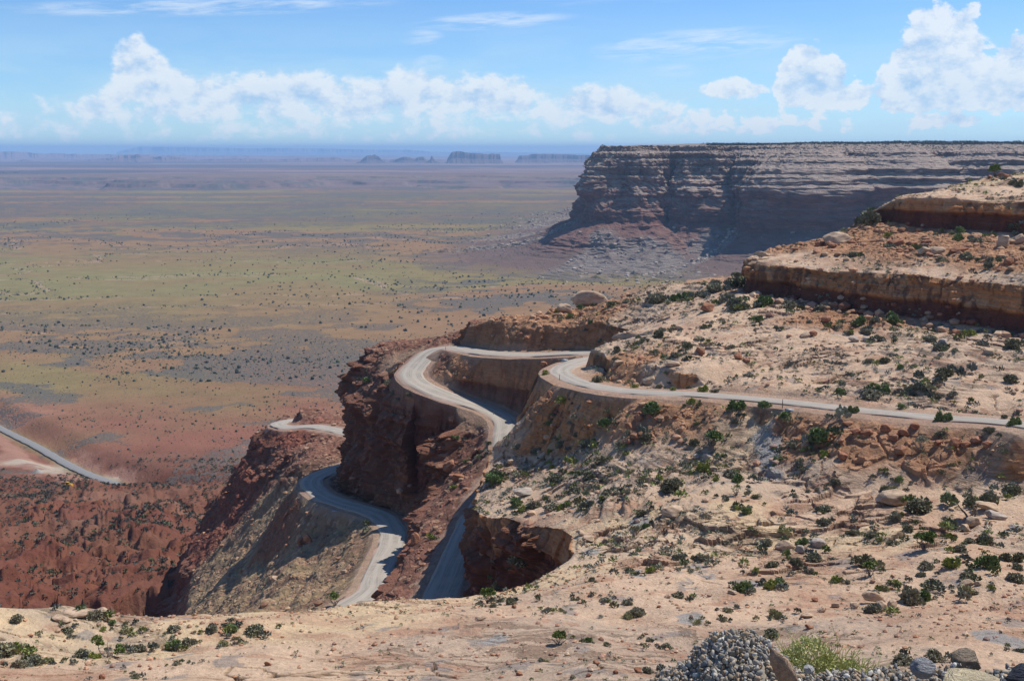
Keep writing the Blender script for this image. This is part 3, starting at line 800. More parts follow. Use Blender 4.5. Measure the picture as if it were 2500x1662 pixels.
# ------------------------------------------------------------------ gravel road
def road_material(name, paved=False):
    m = bpy.data.materials.new(name); m.use_nodes = True
    t = NT(m.node_tree); b = t.n['Principled BSDF']
    geo = t.node('ShaderNodeTexCoord').outputs['Object']
    a = t.node('ShaderNodeAttribute', attribute_name='lane'); sp = t.node('ShaderNodeSeparateColor'); t.l.new(a.outputs['Color'], sp.inputs[0])
    across, along = sp.outputs[0], sp.outputs[1]
    n = t.noise(geo, .35, 5, .6); f = t.noise(geo, 6.0, 4, .7)
    # wheel tracks: pale packed lines along the road
    wav = t.math('ADD', across, t.math('MULTIPLY', t.math('SUBTRACT', t.noise(geo, .06, 2), .5), .25))
    tr = t.math('SINE', t.math('MULTIPLY', wav, 19.0))
    tr2 = t.noise(t.xyz(t.math('MULTIPLY', wav, 30.0), t.math('MULTIPLY', along, 4.0), 0.0), 1.0, 4, .6)
    k = t.math('ADD', t.math('MULTIPLY', t.ramp(tr, -.6, 1.2), .16), t.math('MULTIPLY', tr2, .95))
    if paved: c = t.mix(n, (.20, .195, .19), (.27, .26, .25))
    else:
        c = t.mix(t.ramp(k, .25, .75), (.245, .22, .19), (.41, .37, .31))
        c = t.mix(t.math('MULTIPLY', t.ramp(n, .45, .65), .6), c, (.42, .35, .29))
        edge = t.math('ABSOLUTE', t.math('SUBTRACT', wav, .5))
        c = t.mix(t.math('MULTIPLY', t.ramp(edge, .36, .49), .85), c, (.42, .27, .20))
    c = t.mix(1.0, c, t.xyz(t.math('ADD', .8, t.math('MULTIPLY', f, .4)), t.math('ADD', .8, t.math('MULTIPLY', f, .4)), t.math('ADD', .8, t.math('MULTIPLY', f, .4))), 'MULTIPLY')
    t.put(b.inputs['Base Color'], c); b.inputs['Roughness'].default_value = .95; b.inputs['Specular IOR Level'].default_value = .1
    bn = t.node('ShaderNodeBump'); bn.inputs['Strength'].default_value = .5; bn.inputs['Distance'].default_value = .06
    t.put(bn.inputs['Height'], t.math('ADD', f, tr2)); t.l.new(bn.outputs[0], b.inputs['Normal'])
    return m

def ribbon(name, pts, hw, mat, lift, nc=15, cross=None, seed=0, wob=.35):
    p = resample(pts, .7 if cross is not None else 3)
    for _ in range(10): p[1:-1] = (p[:-2] + p[2:] + 2 * p[1:-1]) / 4
    sd = side(p); s = np.linspace(-1, 1, nc)
    d = np.r_[0, np.cumsum(np.linalg.norm(np.diff(p, axis=0), axis=1))]
    hw = hw if cross is None else np.interp(d, cross[0], cross[1]) * (1 + .10 * fbm(np.stack([d / 18, 0 * d, 0 * d], 1), 3, 301))
    V = np.zeros((len(p), nc, 3)); C = np.zeros((len(p), nc, 3))
    for j, a in enumerate(s):
        w = hw + (wob * fbm(np.stack([d / 5, 0 * d + (a > 0) * 9, 0 * d], 1), 3, 300 + seed) * 2 if abs(a) == 1 else 0)
        V[:, j, :2] = p[:, :2] + sd * (a * w)[:, None] if hasattr(w, '__len__') else p[:, :2] + sd * (a * hw)[:, None] if hasattr(hw, '__len__') else p[:, :2] + sd * a * hw
        V[:, j, 2] = p[:, 2] + lift + (1 - a * a) * .10 - (.4 if abs(a) == 1 else 0)
        C[:, j, 0] = (a + 1) / 2; C[:, j, 1] = d / 40
    return mesh_obj(name, V.reshape(-1, 3), grid_faces(len(p), nc), mat, {'lane': C.reshape(-1, 3)})
MAT_ROAD = road_material('graded_gravel')
tag(ribbon('gravel_road', ROAD, ROAD_W, MAT_ROAD, .12, cross=([0, 60, 110, 150, 190, 1000], [1.9, 2.1, 2.6, 3.3, 3.4, 3.35]), wob=.55), kind='structure')

# ------------------------------------------------------------------ the valley, one sheet to the horizon
PY = np.array([0, 200, 300, 400, 550, 720, 800, 850, 950, 1100, 1500, 2500, 8400, 8440, 8700, 9300, 9600, 10050, 10085, 10420, 10455, 10900, 30000, 100000.])
PZ = np.array([-90, -122, -146, -166, -196, -229, -243, -252, -264, -271, -282, -290, -290, -306, -325, -350, -350, -312, -288, -278, -262, -258, -266, -275.])
PAVED = resample([P(-420, 870, z=-288), P(-180, 955, z=-285.5), P(0, 1045, z=-280), P(90, 1090, z=-274.5), P(180, 1141, z=-268), P(255, 1172, z=-263), P(340, 1196, z=-259), P(430, 1212, z=-255), P(560, 1222, z=-252), P(700, 1240, z=-248)], 5)
PAD = [P(88, 1150, z=-267), P(120, 1140, z=-267), P(120, 1165, z=-265), P(150, 1180, z=-262), P(200, 1180, z=-262)]

def valley_height(x, y):
    p = np.stack([x, y, 0 * x], 1)
    wig = fbm(p / 1400, 4, 400) * 2600 * sstep(y, 6500, 9000)            # canyon rim wanders
    ye = np.where((y > 7000) & (y < 14000), y + wig * 1.0, y)
    z = np.interp(ye, PY, PZ)
    near = sstep(y, 900, 620)
    hills = fbm(p / 70, 4, 402) * 15 + (ridged(p / np.array([45, 75, 60]), 4, 403) - .6) * 16
    hn = near * sstep(y, 880, 700)
    ter = (z + hills * near + fbm(p / 40, 3, 406) * 6) / 8.0; ti = np.floor(ter); tf = ter - ti
    hills = hills + 8.0 * (sstep(tf, .72, 1) - tf + .4) * sstep(fbm(p / 60, 3, 407), -.12, .1) * hn
    mh = hn > .02
    if mh.any():
        q1, q2, qi = cells(p[mh] / np.array([9, 9, 9]), 408); w1, w2, wi = cells(p[mh] / 4.2, 409)
        hills[mh] += hn[mh] * (((qi > .6) * (qi - .3) * 5.0 * sstep(q2, 0, .2)) * sstep(fbm(p[mh] / 35, 3, 410), -.02, .15) + (wi - .4) * 1.6 * sstep(w2, 0, .2) * sstep(fbm(p[mh] / 25, 3, 411), -.2, .1)) + ridged(p[mh] / 22, 3, 412) * -4.5 * hn[mh]
    dr = np.full(len(x), 999.0); zr = np.zeros(len(x))
    m = (y > 600) & (y < 1700) & (x < 100)
    if m.any():
        q = p[m]; dd = np.empty(len(q)); zz = np.empty(len(q))
        for s0 in range(0, len(q), 40000):
            d = np.hypot(q[s0:s0 + 40000, None, 0] - PAVED[None, :, 0], q[s0:s0 + 40000, None, 1] - PAVED[None, :, 1])
            k = d.argmin(1); dd[s0:s0 + 40000] = d[np.arange(len(k)), k]; zz[s0:s0 + 40000] = PAVED[k, 2]
        dr[m] = dd; zr[m] = zz
    padd = np.min([np.hypot(x - a[0], y - a[1]) for a in PAD], axis=0)
    flat = np.maximum(sstep(dr, 60, 8), sstep(padd, 70, 28))
    z = z + hills * near * (1 - flat) + fbm(p / 260, 3, 404) * 3.5 * sstep(y, 700, 1200) * (1 - flat) * sstep(y, 60000, 9000)
    crest = np.exp(-((y - 772) / 24) ** 2) * sstep(x, -285, -235) * 12 * (1 + fbm(p / 30, 3, 405))
    z = z + crest
    z = np.where(dr < 8, zr - .8, z + (zr - .8 - z) * sstep(dr, 40, 8) * (dr < 999))
    return z, near * (1 - flat), flat, dr, padd

us = np.arange(-330, 2830, 2.7)
vs = np.r_[367.2, 368, 368.8, 369.6, np.arange(370.6, 700, 1.7), np.arange(700, 1720, 2.3)]
base_s = np.array([slope(v) for v in vs])
ys = np.interp(-base_s, -np.array([(-z_) / y_ for y_, z_ in zip(PY[1:], PZ[1:])])[::1], PY[1:]) if False else None
yy = np.geomspace(90, 68500, 6000); ss = -np.interp(yy, PY, PZ) / yy
ys = np.interp(base_s[::1], ss[::-1], yy[::-1])[::-1]          # near to far
ys = np.unique(np.r_[ys, np.linspace(7000, 13500, 230)])
XX = (us[None, :] - 1250) / FPX * ys[:, None] * 1.02; YY = np.repeat(ys[:, None], len(us), 1)
x, y = XX.ravel(), YY.ravel()
z, NEAR, FLAT, DRV, PADD = valley_height(x, y)
PVV = np.stack([x, y, z], 1)
PF = grid_faces(len(ys), len(us))
cx, cy = x[PF].mean(1), y[PF].mean(1)
PF = PF[~((cy < 640) & (cx > -20)) & ~((cy < 300) & (cx > -60))]

def valley_colour(p):
    x, y = p[:, 0], p[:, 1]; q = p.copy(); q[:, 2] = 0
    wv = np.stack([fbm(q / 500, 3, 420), fbm(q / 500, 3, 421), 0 * x], 1) * 260
    a = fbm((q + wv) / np.array([620, 420, 1]), 5, 422)
    b = fbm((q + wv) / np.array([240, 130, 1]), 5, 423)
    c = fbm((q + wv * .5) / np.array([90, 60, 1]), 4, 424)
    e = fbm(q / np.array([42, 26, 1]), 3, 425)
    brush = sstep(-a * .7 + b * .9 + c * .9 + e * .6, -.08, .14)
    grass = sstep(a * 1.2 + b * .5, -.02, .22)
    u = 1250 + FPX * x / y / 1.02
    gz = np.exp(-((y - 2550) / 650) ** 2) * sstep(u, 1150, 800)                    # broad grassy flat
    grass = np.clip(grass + gz * .8, 0, 1); brush = brush * (1 - gz * .85)
    dk = sstep(y, 3600, 4600) * sstep(y, 8400, 7400)
    bands = fbm(q / np.array([2200, 330, 1]) + 4, 4, 430)
    brush = np.clip(brush + dk * .75 - sstep(bands, .08, .2) * dk * 1.1, 0, 1)
    soil = np.array([[.29, .175, .095]]) * np.ones((len(x), 1))
    C = lerp(soil, (.25, .20, .09), grass * .9)
    C = lerp(C, (.245, .215, .095), gz * .85 * sstep(b, -.2, .2))
    red = sstep(y + c * 160 + a * 250, 1500, 980)
    C = lerp(C, (.27, .12, .08), red)
    C = lerp(C, (.36, .18, .125), red * sstep(b + c * .5, .1, .35) * .8)
    C = lerp(C, (.185, .083, .053), red * sstep(y, 1000, 850) * .9)
    C = lerp(C, (.24, .125, .085), red * sstep(y, 1000, 850) * sstep(fbm(q / 28, 4, 433), .0, .25) * .7)
    C = lerp(C, (.19, .07, .042), red * sstep(y, 1000, 850) * sstep(fbm(q / 45 + 5, 4, 434), .08, .25) * .7)
    brush = np.where(y < 1500, np.clip(brush * .8 + .25, 0, 1) * (1 - .15 * red), brush)
    # beyond the canyon: pale violet sand flats
    fr = sstep(y, 10200, 12500)
    C = lerp(C, (.19, .125, .11), fr); C = lerp(C, (.33, .21, .17), sstep(y, 22000, 30000) * .8); C = lerp(C, (.30, .20, .165), fr * sstep(bands, .08, .25))
    C = lerp(C, (.10, .09, .10), fr * sstep(fbm(q / np.array([9000, 2600, 1]), 4, 431), .04, .2) * .8)
    brush = brush * (1 - fr * .8)
    cany = sstep(y, 7800, 8600) * sstep(y, 11500, 10500)
    C = lerp(C, (.22, .15, .13), cany)
    # washes: pale sand lines
    w = np.abs(fbm((q + wv) / np.array([700, 380, 1]) + 9, 4, 440))
    wash = sstep(w, .016, .004) * sstep(y, 1000, 1300) * sstep(y, 5000, 3000)
    C = lerp(C, (.50, .33, .25), wash * .5 * sstep(y, 1500, 1800))
    wn = sstep(w, .07, .02) * sstep(y, 1000, 1300) * sstep(y, 6000, 4000)
    return C, brush, wash, wn

PC, BR, WASH, WNEAR = valley_colour(PVV)
gul = fbm(PVV / np.array([30, 30, 12]), 4, 450)
rock = NEAR * sstep(gul, .12, .3)
PC = lerp(PC, (.17, .062, .042), rock * .7)
pad = sstep(PADD + gul * 22, 26, 14)
TRK = resample([P(-60, 1010, z=-280), P(0, 1063, z=-276), P(36, 1100, z=-272), P(41, 1135, z=-268), P(68, 1168, z=-264), P(136, 1188, z=-261), P(190, 1206, z=-258), P(263, 1213, z=-256), P(330, 1216, z=-255)], 6)
track = np.zeros(len(PVV)); mm_ = (PVV[:, 1] > 700) & (PVV[:, 1] < 1500) & (PVV[:, 0] < -200)
dd_ = np.min([np.hypot(PVV[mm_, 0] - a[0], PVV[mm_, 1] - a[1]) for a in TRK], axis=0)
track[mm_] = sstep(dd_ + gul[mm_] * 14, 15, 7)
PC = lerp(PC, (.36, .20, .145), np.clip(track + sstep(PADD + gul * 50, 50, 30) * .8, 0, 1) * .8)
PC = lerp(PC, (.46, .38, .29), pad * .9)
BR = BR * (1 - np.clip(pad + track, 0, 1)) * (1 - .85 * NEAR)
vergy = sstep(DRV, 12, 5) * (DRV < 900)
PC = lerp(PC, (.24, .23, .11), vergy * .45)
PVV[:, 2] += rock * 3.5
BRC = np.stack([BR, NEAR, 0 * BR], 1)

def valley_material():
    m = bpy.data.materials.new('valley_soil_and_brush'); m.use_nodes = True
    t = NT(m.node_tree); b = t.n['Principled BSDF']
    geo = t.node('ShaderNodeTexCoord').outputs['Object']
    base = attr(t, 'col')
    sp = t.node('ShaderNodeSeparateColor'); t.l.new(attr(t, 'brush'), sp.inputs[0]); br = sp.outputs[0]
    flat = t.vscale(geo, (1, 1, 0))
    n = t.noise(flat, .02, 6, .65); n2 = t.noise(flat, .25, 4, .65)
    k = t.math('ADD', .35, t.math('ADD', t.math('MULTIPLY', n, .60), t.math('MULTIPLY', n2, .46)))
    c = t.mix(1.0, base, t.xyz(k, k, k), 'MULTIPLY')
    # single low shrubs seen as dots
    v1 = t.voro(flat, .20); v2 = t.voro(flat, .42)
    thr = t.math('ADD', .10, t.math('MULTIPLY', br, .50))
    d1 = t.ramp(t.math('SUBTRACT', thr, v1), -.04, .06)
    d2 = t.math('MULTIPLY', t.ramp(t.math('SUBTRACT', thr, v2), -.04, .08), br)
    m1 = t.math('MAXIMUM', d1, d2)
    mm = t.math('MULTIPLY', m1, t.math('ADD', .35, t.math('MULTIPLY', br, .55)))
    c = t.mix(mm, c, t.mix(n2, (.085, .085, .085), (.15, .14, .115)))
    t.put(b.inputs['Base Color'], c); b.inputs['Roughness'].default_value = .95; b.inputs['Specular IOR Level'].default_value = .05
    bn = t.node('ShaderNodeBump'); bn.inputs['Strength'].default_value = .7; bn.inputs['Distance'].default_value = 1.2
    t.put(bn.inputs['Height'], t.math('ADD', m1, t.noise(geo, .5, 6, .7))); t.l.new(bn.outputs[0], b.inputs['Normal'])
    return m
used = np.zeros(len(PVV), bool); used[PF.ravel()] = True
remap = np.cumsum(used) - 1
VF = remap[PF]
MAT_VALLEY = valley_material()
valley = tag(mesh_obj('valley_floor', PVV[used], VF, MAT_VALLEY, {'col': PC[used], 'brush': BRC[used]}), kind='structure')
MAT_PAVED = road_material('worn_asphalt', True)
tag(ribbon('paved_road', PAVED, 4.3, MAT_PAVED, .5, nc=7), kind='structure')

# ------------------------------------------------------------------ the great mesa across the bay
def far_mesa():
    path = resample([(900, 5600, 0), (560, 4600, 0), (330, 3700, 0), (262, 3260, 0), (243, 3040, 0), (262, 3000, 0), (330, 2985, 0), (420, 3035, 0), (520, 2990, 0), (600, 3060, 0), (700, 3000, 0), (800, 2930, 0), (900, 3010, 0),
                     (1020, 2900, 0), (1120, 2960, 0), (1250, 2850, 0), (1400, 2860, 0), (1650, 2700, 0), (2100, 2600, 0)], 2.6)
    tt = np.r_[0, np.cumsum(np.linalg.norm(np.diff(path, axis=0), axis=1))]
    keep = (path[:, 1] < 3150) | (np.arange(len(path)) % 6 == 0)
    path, tt = path[keep], tt[keep]
    nrm = side(path)
    for _ in range(40): nrm[1:-1] = (nrm[:-2] + nrm[2:] + 2 * nrm[1:-1]) / 4; nrm /= np.linalg.norm(nrm, axis=1)[:, None]
    right = sstep(path[:, 0], 420, 900)[:, None]
    # profile (distance out from the rim, height), steep west end and gentler ledges further right
    pa = np.array([(-1500, 26), (-500, 16), (-160, 11), (-40, 10), (0, 10), (3, -3), (20, -9), (23, -22), (36, -27), (39, -42), (52, -47), (55, -66), (66, -71), (70, -96), (76, -101), (82, -150), (88, -154), (94, -186), (130, -209), (190, -244), (280, -268), (420, -284), (650, -295), (1000, -312)], float)
    pb = np.array([(-1500, 30), (-500, 20), (-160, 14), (-40, 12), (0, 8), (20, 1), (50, -6), (58, -17), (100, -25), (106, -38), (140, -46), (146, -60), (175, -67), (180, -82), (205, -90), (212, -140), (222, -146), (230, -192), (262, -210), (320, -243), (400, -266), (520, -283), (740, -295), (1100, -312)], float)
    rows = []
    for i in range(len(pa) - 1):
        L = max(math.dist(pa[i], pa[i + 1]), math.dist(pb[i], pb[i + 1]))
        n = max(2, int(L / (2.3 if 3 < i < 19 else (7 if i < 3 else 5))))
        for k in range(n): rows.append((i, k / n))
    rows.append((len(pa) - 2, 1.0))
    ii = np.array([r[0] for r in rows]); ff = np.array([r[1] for r in rows])[:, None]
    a = pa[ii] * (1 - ff) + pa[ii + 1] * ff; b = pb[ii] * (1 - ff) + pb[ii + 1] * ff
    O = a[None, :, 0] * (1 - right) + b[None, :, 0] * right; Zm = a[None, :, 1] * (1 - right) + b[None, :, 1] * right
    lf = (.32 + .68 * sstep(-nrm[:, 1], .1, .8))[:, None]
    O = np.where(O > 0, O - (1 - lf) * np.minimum(O, 94), O)
    nT, nR = O.shape
    X = path[:, None, 0] + nrm[:, None, 0] * O; Y = path[:, None, 1] + nrm[:, None, 1] * O
    ix, iy = 2600 - path[:, 0], 6200 - path[:, 1]; il = np.hypot(ix, iy); ix, iy = (ix / il)[:, None], (iy / il)[:, None]
    X = np.where(O < 0, path[:, None, 0] - ix * O, X); Y = np.where(O < 0, path[:, None, 1] - iy * O, Y)
    V = np.stack([X, Y, Zm], -1).reshape(-1, 3); o = O.ravel(); z = V[:, 2].copy(); rt = np.repeat(right, nR)
    # the face advances and retreats in buttresses
    T = np.stack([np.repeat(tt, nR), z * 1.0, 0 * z], 1)
    cliff = sstep(o, -30, 15) * sstep(z, -205, -185)
    tal = sstep(z, -178, -215)
    bt = fbm(T / np.array([150, 260, 1]), 4, 500) * 75 + fbm(T / np.array([42, 80, 1]) + 3, 4, 501) * 42
    j1, j2, jid = cells(T / np.array([19, 60, 1]), 502)
    k1, k2, kid = cells(T / np.array([8, 11, 1]) + 7, 503)
    st = strata(z / 6.5 + fbm(T / np.array([220, 40, 1]), 4, 505) * 3.0, 8) - .5
    d = cliff * (bt * sstep(z, 12, -60) + (jid - .5) * 11 * sstep(z, 0, -60) + (kid - .5) * 5.5 + st * 19 + fbm(V / 7, 3, 506) * 5)
    rib = ridged(T / np.array([120, 9e9, 1]), 3, 510) - .55
    d += tal * (bt * .7 + rib * 55 * sstep(z, -300, -230) + (st * 12 + fbm(V / 16, 4, 511) * 14) * sstep(z, -292, -240))
    nn = np.repeat(nrm, nR, 0)
    V[:, :2] += nn * d[:, None]
    kb1, kb2, kbid = cells(V / np.array([9, 9, 9]), 515)
    kc1, kc2, kcid = cells(V / np.array([18, 18, 18]), 516)
    scree = sstep(fbm(T / np.array([60, 300, 1]), 3, 520) + .15 * fbm(T / np.array([20, 30, 1]), 3, 521) + .10 * sstep(z, -200, -270), -.10, .08) * tal
    V[:, 2] += tal * ((kbid > .62) * sstep(kb2, 0, .2) * 2.6 + (kcid > .88) * sstep(kc2, 0, .2) * 5.0) * (scree * .9 + .12) * sstep(z, -300, -285) + (1 - tal) * fbm(V / 9, 4, 522) * 4 * sstep(o, -20, 0) + fbm(V / 120, 3, 523) * 5 * sstep(o, -60, -200)
    F = grid_faces(nT, nR)
    N = vnormals(V, np.concatenate([F[:, :3], F[:, [0, 2, 3]]]))
    if N[:, 2].mean() < 0: F = F[:, ::-1]; N = -N
    flat = sstep(N[:, 2], .35, .75)
    n1 = fbm(V / 50, 4, 530); n2 = fbm(V / 12, 4, 531)
    bed = strata(z / 5 + n1 * 2.2, 12)
    C = np.array([.25, .125, .095]) * (.62 + .8 * bed)[:, None]
    C = lerp(C, (.33, .22, .165), sstep(z, -95, -60) * .65)
    C = lerp(C, (.12, .075, .065), sstep(fbm(V / np.array([7, 7, 60]), 3, 532), .1, .35) * .6 * cliff)
    C = lerp(C, (.44, .35, .28), flat * sstep(z, -185, -95) * (.9 - .3 * sstep(n2, 0, .4)))
    C = lerp(C, (.25, .21, .17), flat * sstep(o, 10, -30) * .8)
    tc = lerp(np.array([.22, .125, .10]) * (.7 + .6 * bed)[:, None], (.15, .115, .10), sstep(z + n1 * 30, -225, -265) * .7)
    tc = lerp(tc, (.27, .23, .20), scree * (.5 + .5 * sstep(kbid, .3, .7)))
    vcol, vbr, _a, _b = valley_colour(V); vcol = lerp(vcol, (.13, .12, .11), vbr * .7)
    tc = lerp(tc, vcol, sstep(z + n2 * 9, -279, -293))
    C = C * (1 - tal)[:, None] + tc * tal[:, None]
    C *= (.9 + n2 * .25)[:, None]
    m = rock_material('mesa_rock', .09, 1.2)
    tag(mesh_obj('mesa', V, F, m, {'col': np.clip(C, .02, .8)}, smooth=False), kind='structure')
    return V, F, N, tal, cliff, o, scree
MV, MF, MN, MTAL, MCLIFF, MO, MSCREE = far_mesa()

# ------------------------------------------------------------------ far skyline: ridges, buttes and a blue plateau
MAT_FAR = rock_material('far_red_rock', .01, .3)
def skyline(name, pts, D, foot_v, depth, seed, colr, rough=1.0, gz=-272, talus=.45, thick=None):
    pts = np.array(pts, float)
    us_ = np.arange(pts[0, 0], pts[-1, 0] + .01, 1.6)
    vt = np.interp(us_, pts[:, 0], pts[:, 1])
    q = np.stack([us_ / 14, 0 * us_, 0 * us_], 1)
    dn = fbm(q / 2.2, 4, seed + 3) * depth * .5                       # the face wanders nearer and farther
    top = np.array([P(u, v + rough * fbm(q[i:i + 1], 4, seed)[0] * 2.0, D=D + dn[i]) for i, (u, v) in enumerate(zip(us_, vt))])
    hh = top[:, 2] - gz
    rows = []
    for f, o in ((-.02, -1.0), (.12, -.72), (.28, -.5), (talus, -.30), (talus + .05, -.12), (.8, -.07), (.97, -.02), (1.0, 0), (1.0, .8), (.9, 1.4), (-.1, 1.5)):
        r = top.copy()
        off = o * depth * (1 + .35 * fbm(q * 1.7 + o, 3, seed + 7))
        sc = (top[:, 1] + off) / top[:, 1]
        r[:, 0] = top[:, 0] * sc if not thick else top[:, 0] * (1 + 0 * sc); r[:, 1] = top[:, 1] + off
        r[:, 2] = gz + hh * f
        rows.append(r)
    V = np.stack(rows, 0); nr, nc = V.shape[:2]
    V = V.reshape(-1, 3)
    F = grid_faces(nr, nc)
    C = np.ones((len(V), 3)) * np.array(colr) * (1 + .35 * fbm(V / (D / 60), 4, seed + 9))[:, None]
    return mesh_obj(name, V, F, MAT_FAR, {'col': np.clip(C, .02, .8)}, smooth=False)

tag(skyline('blue_plateau', [(285, 372), (305, 366), (345, 358), (480, 360), (640, 363), (655, 361), (850, 364), (930, 366), (1000, 366), (1060, 371), (1120, 372), (1180, 371), (1300, 373), (1480, 376), (1700, 378)], 62000, 400, 3000, 1, (.2, .2, .2), .4), kind='structure')
tag(skyline('red_ridge', [(-330, 368), (0, 371), (60, 372), (110, 376), (145, 375), (200, 378), (330, 378), (420, 380), (560, 381), (700, 382), (850, 386), (900, 388), (1100, 392)], 36000, 400, 3500, 2, (.24, .14, .11), .9, talus=.55), kind='structure')
tag(skyline('low_ridge', [(-330, 392), (0, 396), (60, 392), (120, 397), (180, 395), (240, 389), (270, 386), (320, 378), (350, 380), (400, 385), (420, 384), (470, 390), (560, 388), (640, 390), (720, 389), (800, 385), (840, 389), (900, 391), (990, 390), (1010, 388), (1030, 392), (1090, 390)], 26000, 400, 1600, 3, (.19, .11, .09), 1.6, talus=.5), kind='structure')
def butte(name, label, pts, D, depth, seed, colr=(.12, .075, .065), gz=-270, talus=.42):
    o = skyline(name, pts, D, 400, depth, seed, colr, .5, gz, talus)
    return tag(o, label, 'butte')
butte('butte', 'hazy ragged butte with a jagged crown left of the small spire', [(862, 401), (880, 394), (895, 381), (903, 379), (908, 381), (914, 377), (919, 380), (926, 384), (934, 393), (952, 401)], 22500, 550, 11)
butte('butte', 'low hazy red hummock between the jagged butte and the thin spire', [(938, 401), (962, 392), (975, 386), (988, 383), (1000, 385), (1012, 389), (1022, 384), (1032, 383), (1042, 392), (1062, 401)], 23000, 550, 12)
butte('rock_spire', 'thin hazy spire on a cone-shaped base just left of the long flat-topped butte', [(1030, 402), (1044, 394), (1050, 391), (1052, 384), (1053, 380), (1055, 381), (1057, 386), (1062, 392), (1082, 402)], 22300, 300, 13, talus=.5)
butte('mesa_butte', 'long flat-topped blue butte with sheer walls on the horizon', [(1090, 402), (1092, 389), (1097, 381), (1102, 373), (1106, 370), (1125, 370), (1140, 373), (1150, 374), (1170, 375), (1195, 377), (1200, 375), (1215, 377), (1221, 377), (1222, 390), (1232, 402)], 22000, 900, 14)
butte('mesa_butte', 'wide flat-topped hazy butte half hidden behind the big cliff', [(1252, 402), (1262, 392), (1268, 380), (1290, 380), (1300, 376), (1340, 377), (1400, 378), (1450, 380), (1520, 380), (1600, 402)], 23500, 900, 15)
butte('rock_spire', 'small dark twin-headed rock standing alone on the plain at the left edge', [(2, 451), (14, 447), (19, 444), (20, 437), (22, 434), (24, 434), (25, 437), (27, 435), (29, 435), (31, 437), (32, 443), (38, 447), (52, 451)], 12600, 120, 16, (.2, .12, .1), -263, .35)

# ------------------------------------------------------------------ haze: the air of the valley
def haze():
    me = bpy.data.meshes.new('haze')
    x0, x1, y0, y1, z0, z1 = -48000, 48000, -500, 69000, -420, 215
    v = [(a, b, c) for c in (z0, z1) for b in (y0, y1) for a in (x0, x1)]
    f = [(0, 2, 3, 1), (4, 5, 7, 6), (0, 1, 5, 4), (2, 6, 7, 3), (0, 4, 6, 2), (1, 3, 7, 5)]
    me.from_pydata(v, [], f); me.update()
    m = bpy.data.materials.new('valley_air'); m.use_nodes = True
    t = NT(m.node_tree); t.n.clear()
    out = t.node('ShaderNodeOutputMaterial'); pv = t.node('ShaderNodeVolumePrincipled')
    pv.inputs['Color'].default_value = HAZE_COL; pv.inputs['Density'].default_value = HAZE_DENS
    pv.inputs['Anisotropy'].default_value = 0.0
    t.l.new(pv.outputs[0], out.inputs['Volume'])
    me.materials.append(m)
    o = bpy.data.objects.new('haze', me); col.objects.link(o)
    o['kind'] = 'stuff'
HAZE_COL, HAZE_DENS = (.38, .64, 1.0, 1), 3.5e-5
haze()

# ------------------------------------------------------------------ plants and stones
rng = np.random.default_rng(7)
GF2 = GF
def build_bvh_sub(V, F):
    c = V[F].mean(1)
    k = in_view(c, 60) & (c[:, 1] < 470)
    f = F[k]; u, inv = np.unique(f, return_inverse=True)
    f = inv.reshape(f.shape)
    return BVHTree.FromPolygons(V[u].tolist(), f.tolist())
NB = build_bvh_sub(GV, GF)

def leaf_material(name, c0, c1, trans=.25):
    m = bpy.data.materials.new(name); m.use_nodes = True
    t = NT(m.node_tree); b = t.n['Principled BSDF']
    oi = t.node('ShaderNodeObjectInfo'); geo = t.node('ShaderNodeTexCoord').outputs['Object']
    n = t.noise(geo, 2.3, 3); n2 = t.noise(t.vadd(geo, t.xyz(oi.outputs['Random'], 0, 0)), 11.0, 2)
    k = t.math('ADD', t.math('MULTIPLY', n, .6), t.math('ADD', t.math('MULTIPLY', n2, .6), t.math('MULTIPLY', t.math('SUBTRACT', oi.outputs['Random'], .6), .5)), clamp=True)
    c = t.mix(k, c0, c1)
    t.put(b.inputs['Base Color'], c); b.inputs['Roughness'].default_value = .75; b.inputs['Specular IOR Level'].default_value = .2
    return m
def plain_material(name, c, rough=.7, metal=0.0, var=.3, scale=6.0, bump=.0):
    m = bpy.data.materials.new(name); m.use_nodes = True
    t = NT(m.node_tree); b = t.n['Principled BSDF']
    geo = t.node('ShaderNodeTexCoord').outputs['Object']
    k = t.math('ADD', 1 - var / 2, t.math('MULTIPLY', t.noise(geo, scale, 5, .6), var))
    t.put(b.inputs['Base Color'], t.mix(1.0, (*c, 1), t.xyz(k, k, k), 'MULTIPLY'))
    b.inputs['Roughness'].default_value = rough; b.inputs['Metallic'].default_value = metal
    if bump:
        bn = t.node('ShaderNodeBump'); bn.inputs['Distance'].default_value = bump
        t.put(bn.inputs['Height'], t.noise(geo, scale, 5, .7)); t.l.new(bn.outputs[0], b.inputs['Normal'])
    return m
LEAF = {'s': leaf_material('sage_leaves', (.20, .19, .125), (.36, .335, .235)),
        'd': leaf_material('dark_leaves', (.15, .145, .085), (.26, .25, .16)),
        'g': leaf_material('green_leaves', (.12, .175, .06), (.25, .31, .13)),
        'Y': leaf_material('yellow_green_leaves', (.19, .23, .045), (.36, .38, .11)),
        'y': leaf_material('straw_leaves', (.24, .24, .11), (.40, .37, .20)),
        'J': leaf_material('juniper_leaves', (.10, .15, .04), (.22, .27, .085))}
BARK = plain_material('grey_bark', (.21, .17, .14), .9, var=.6, scale=9, bump=.02)

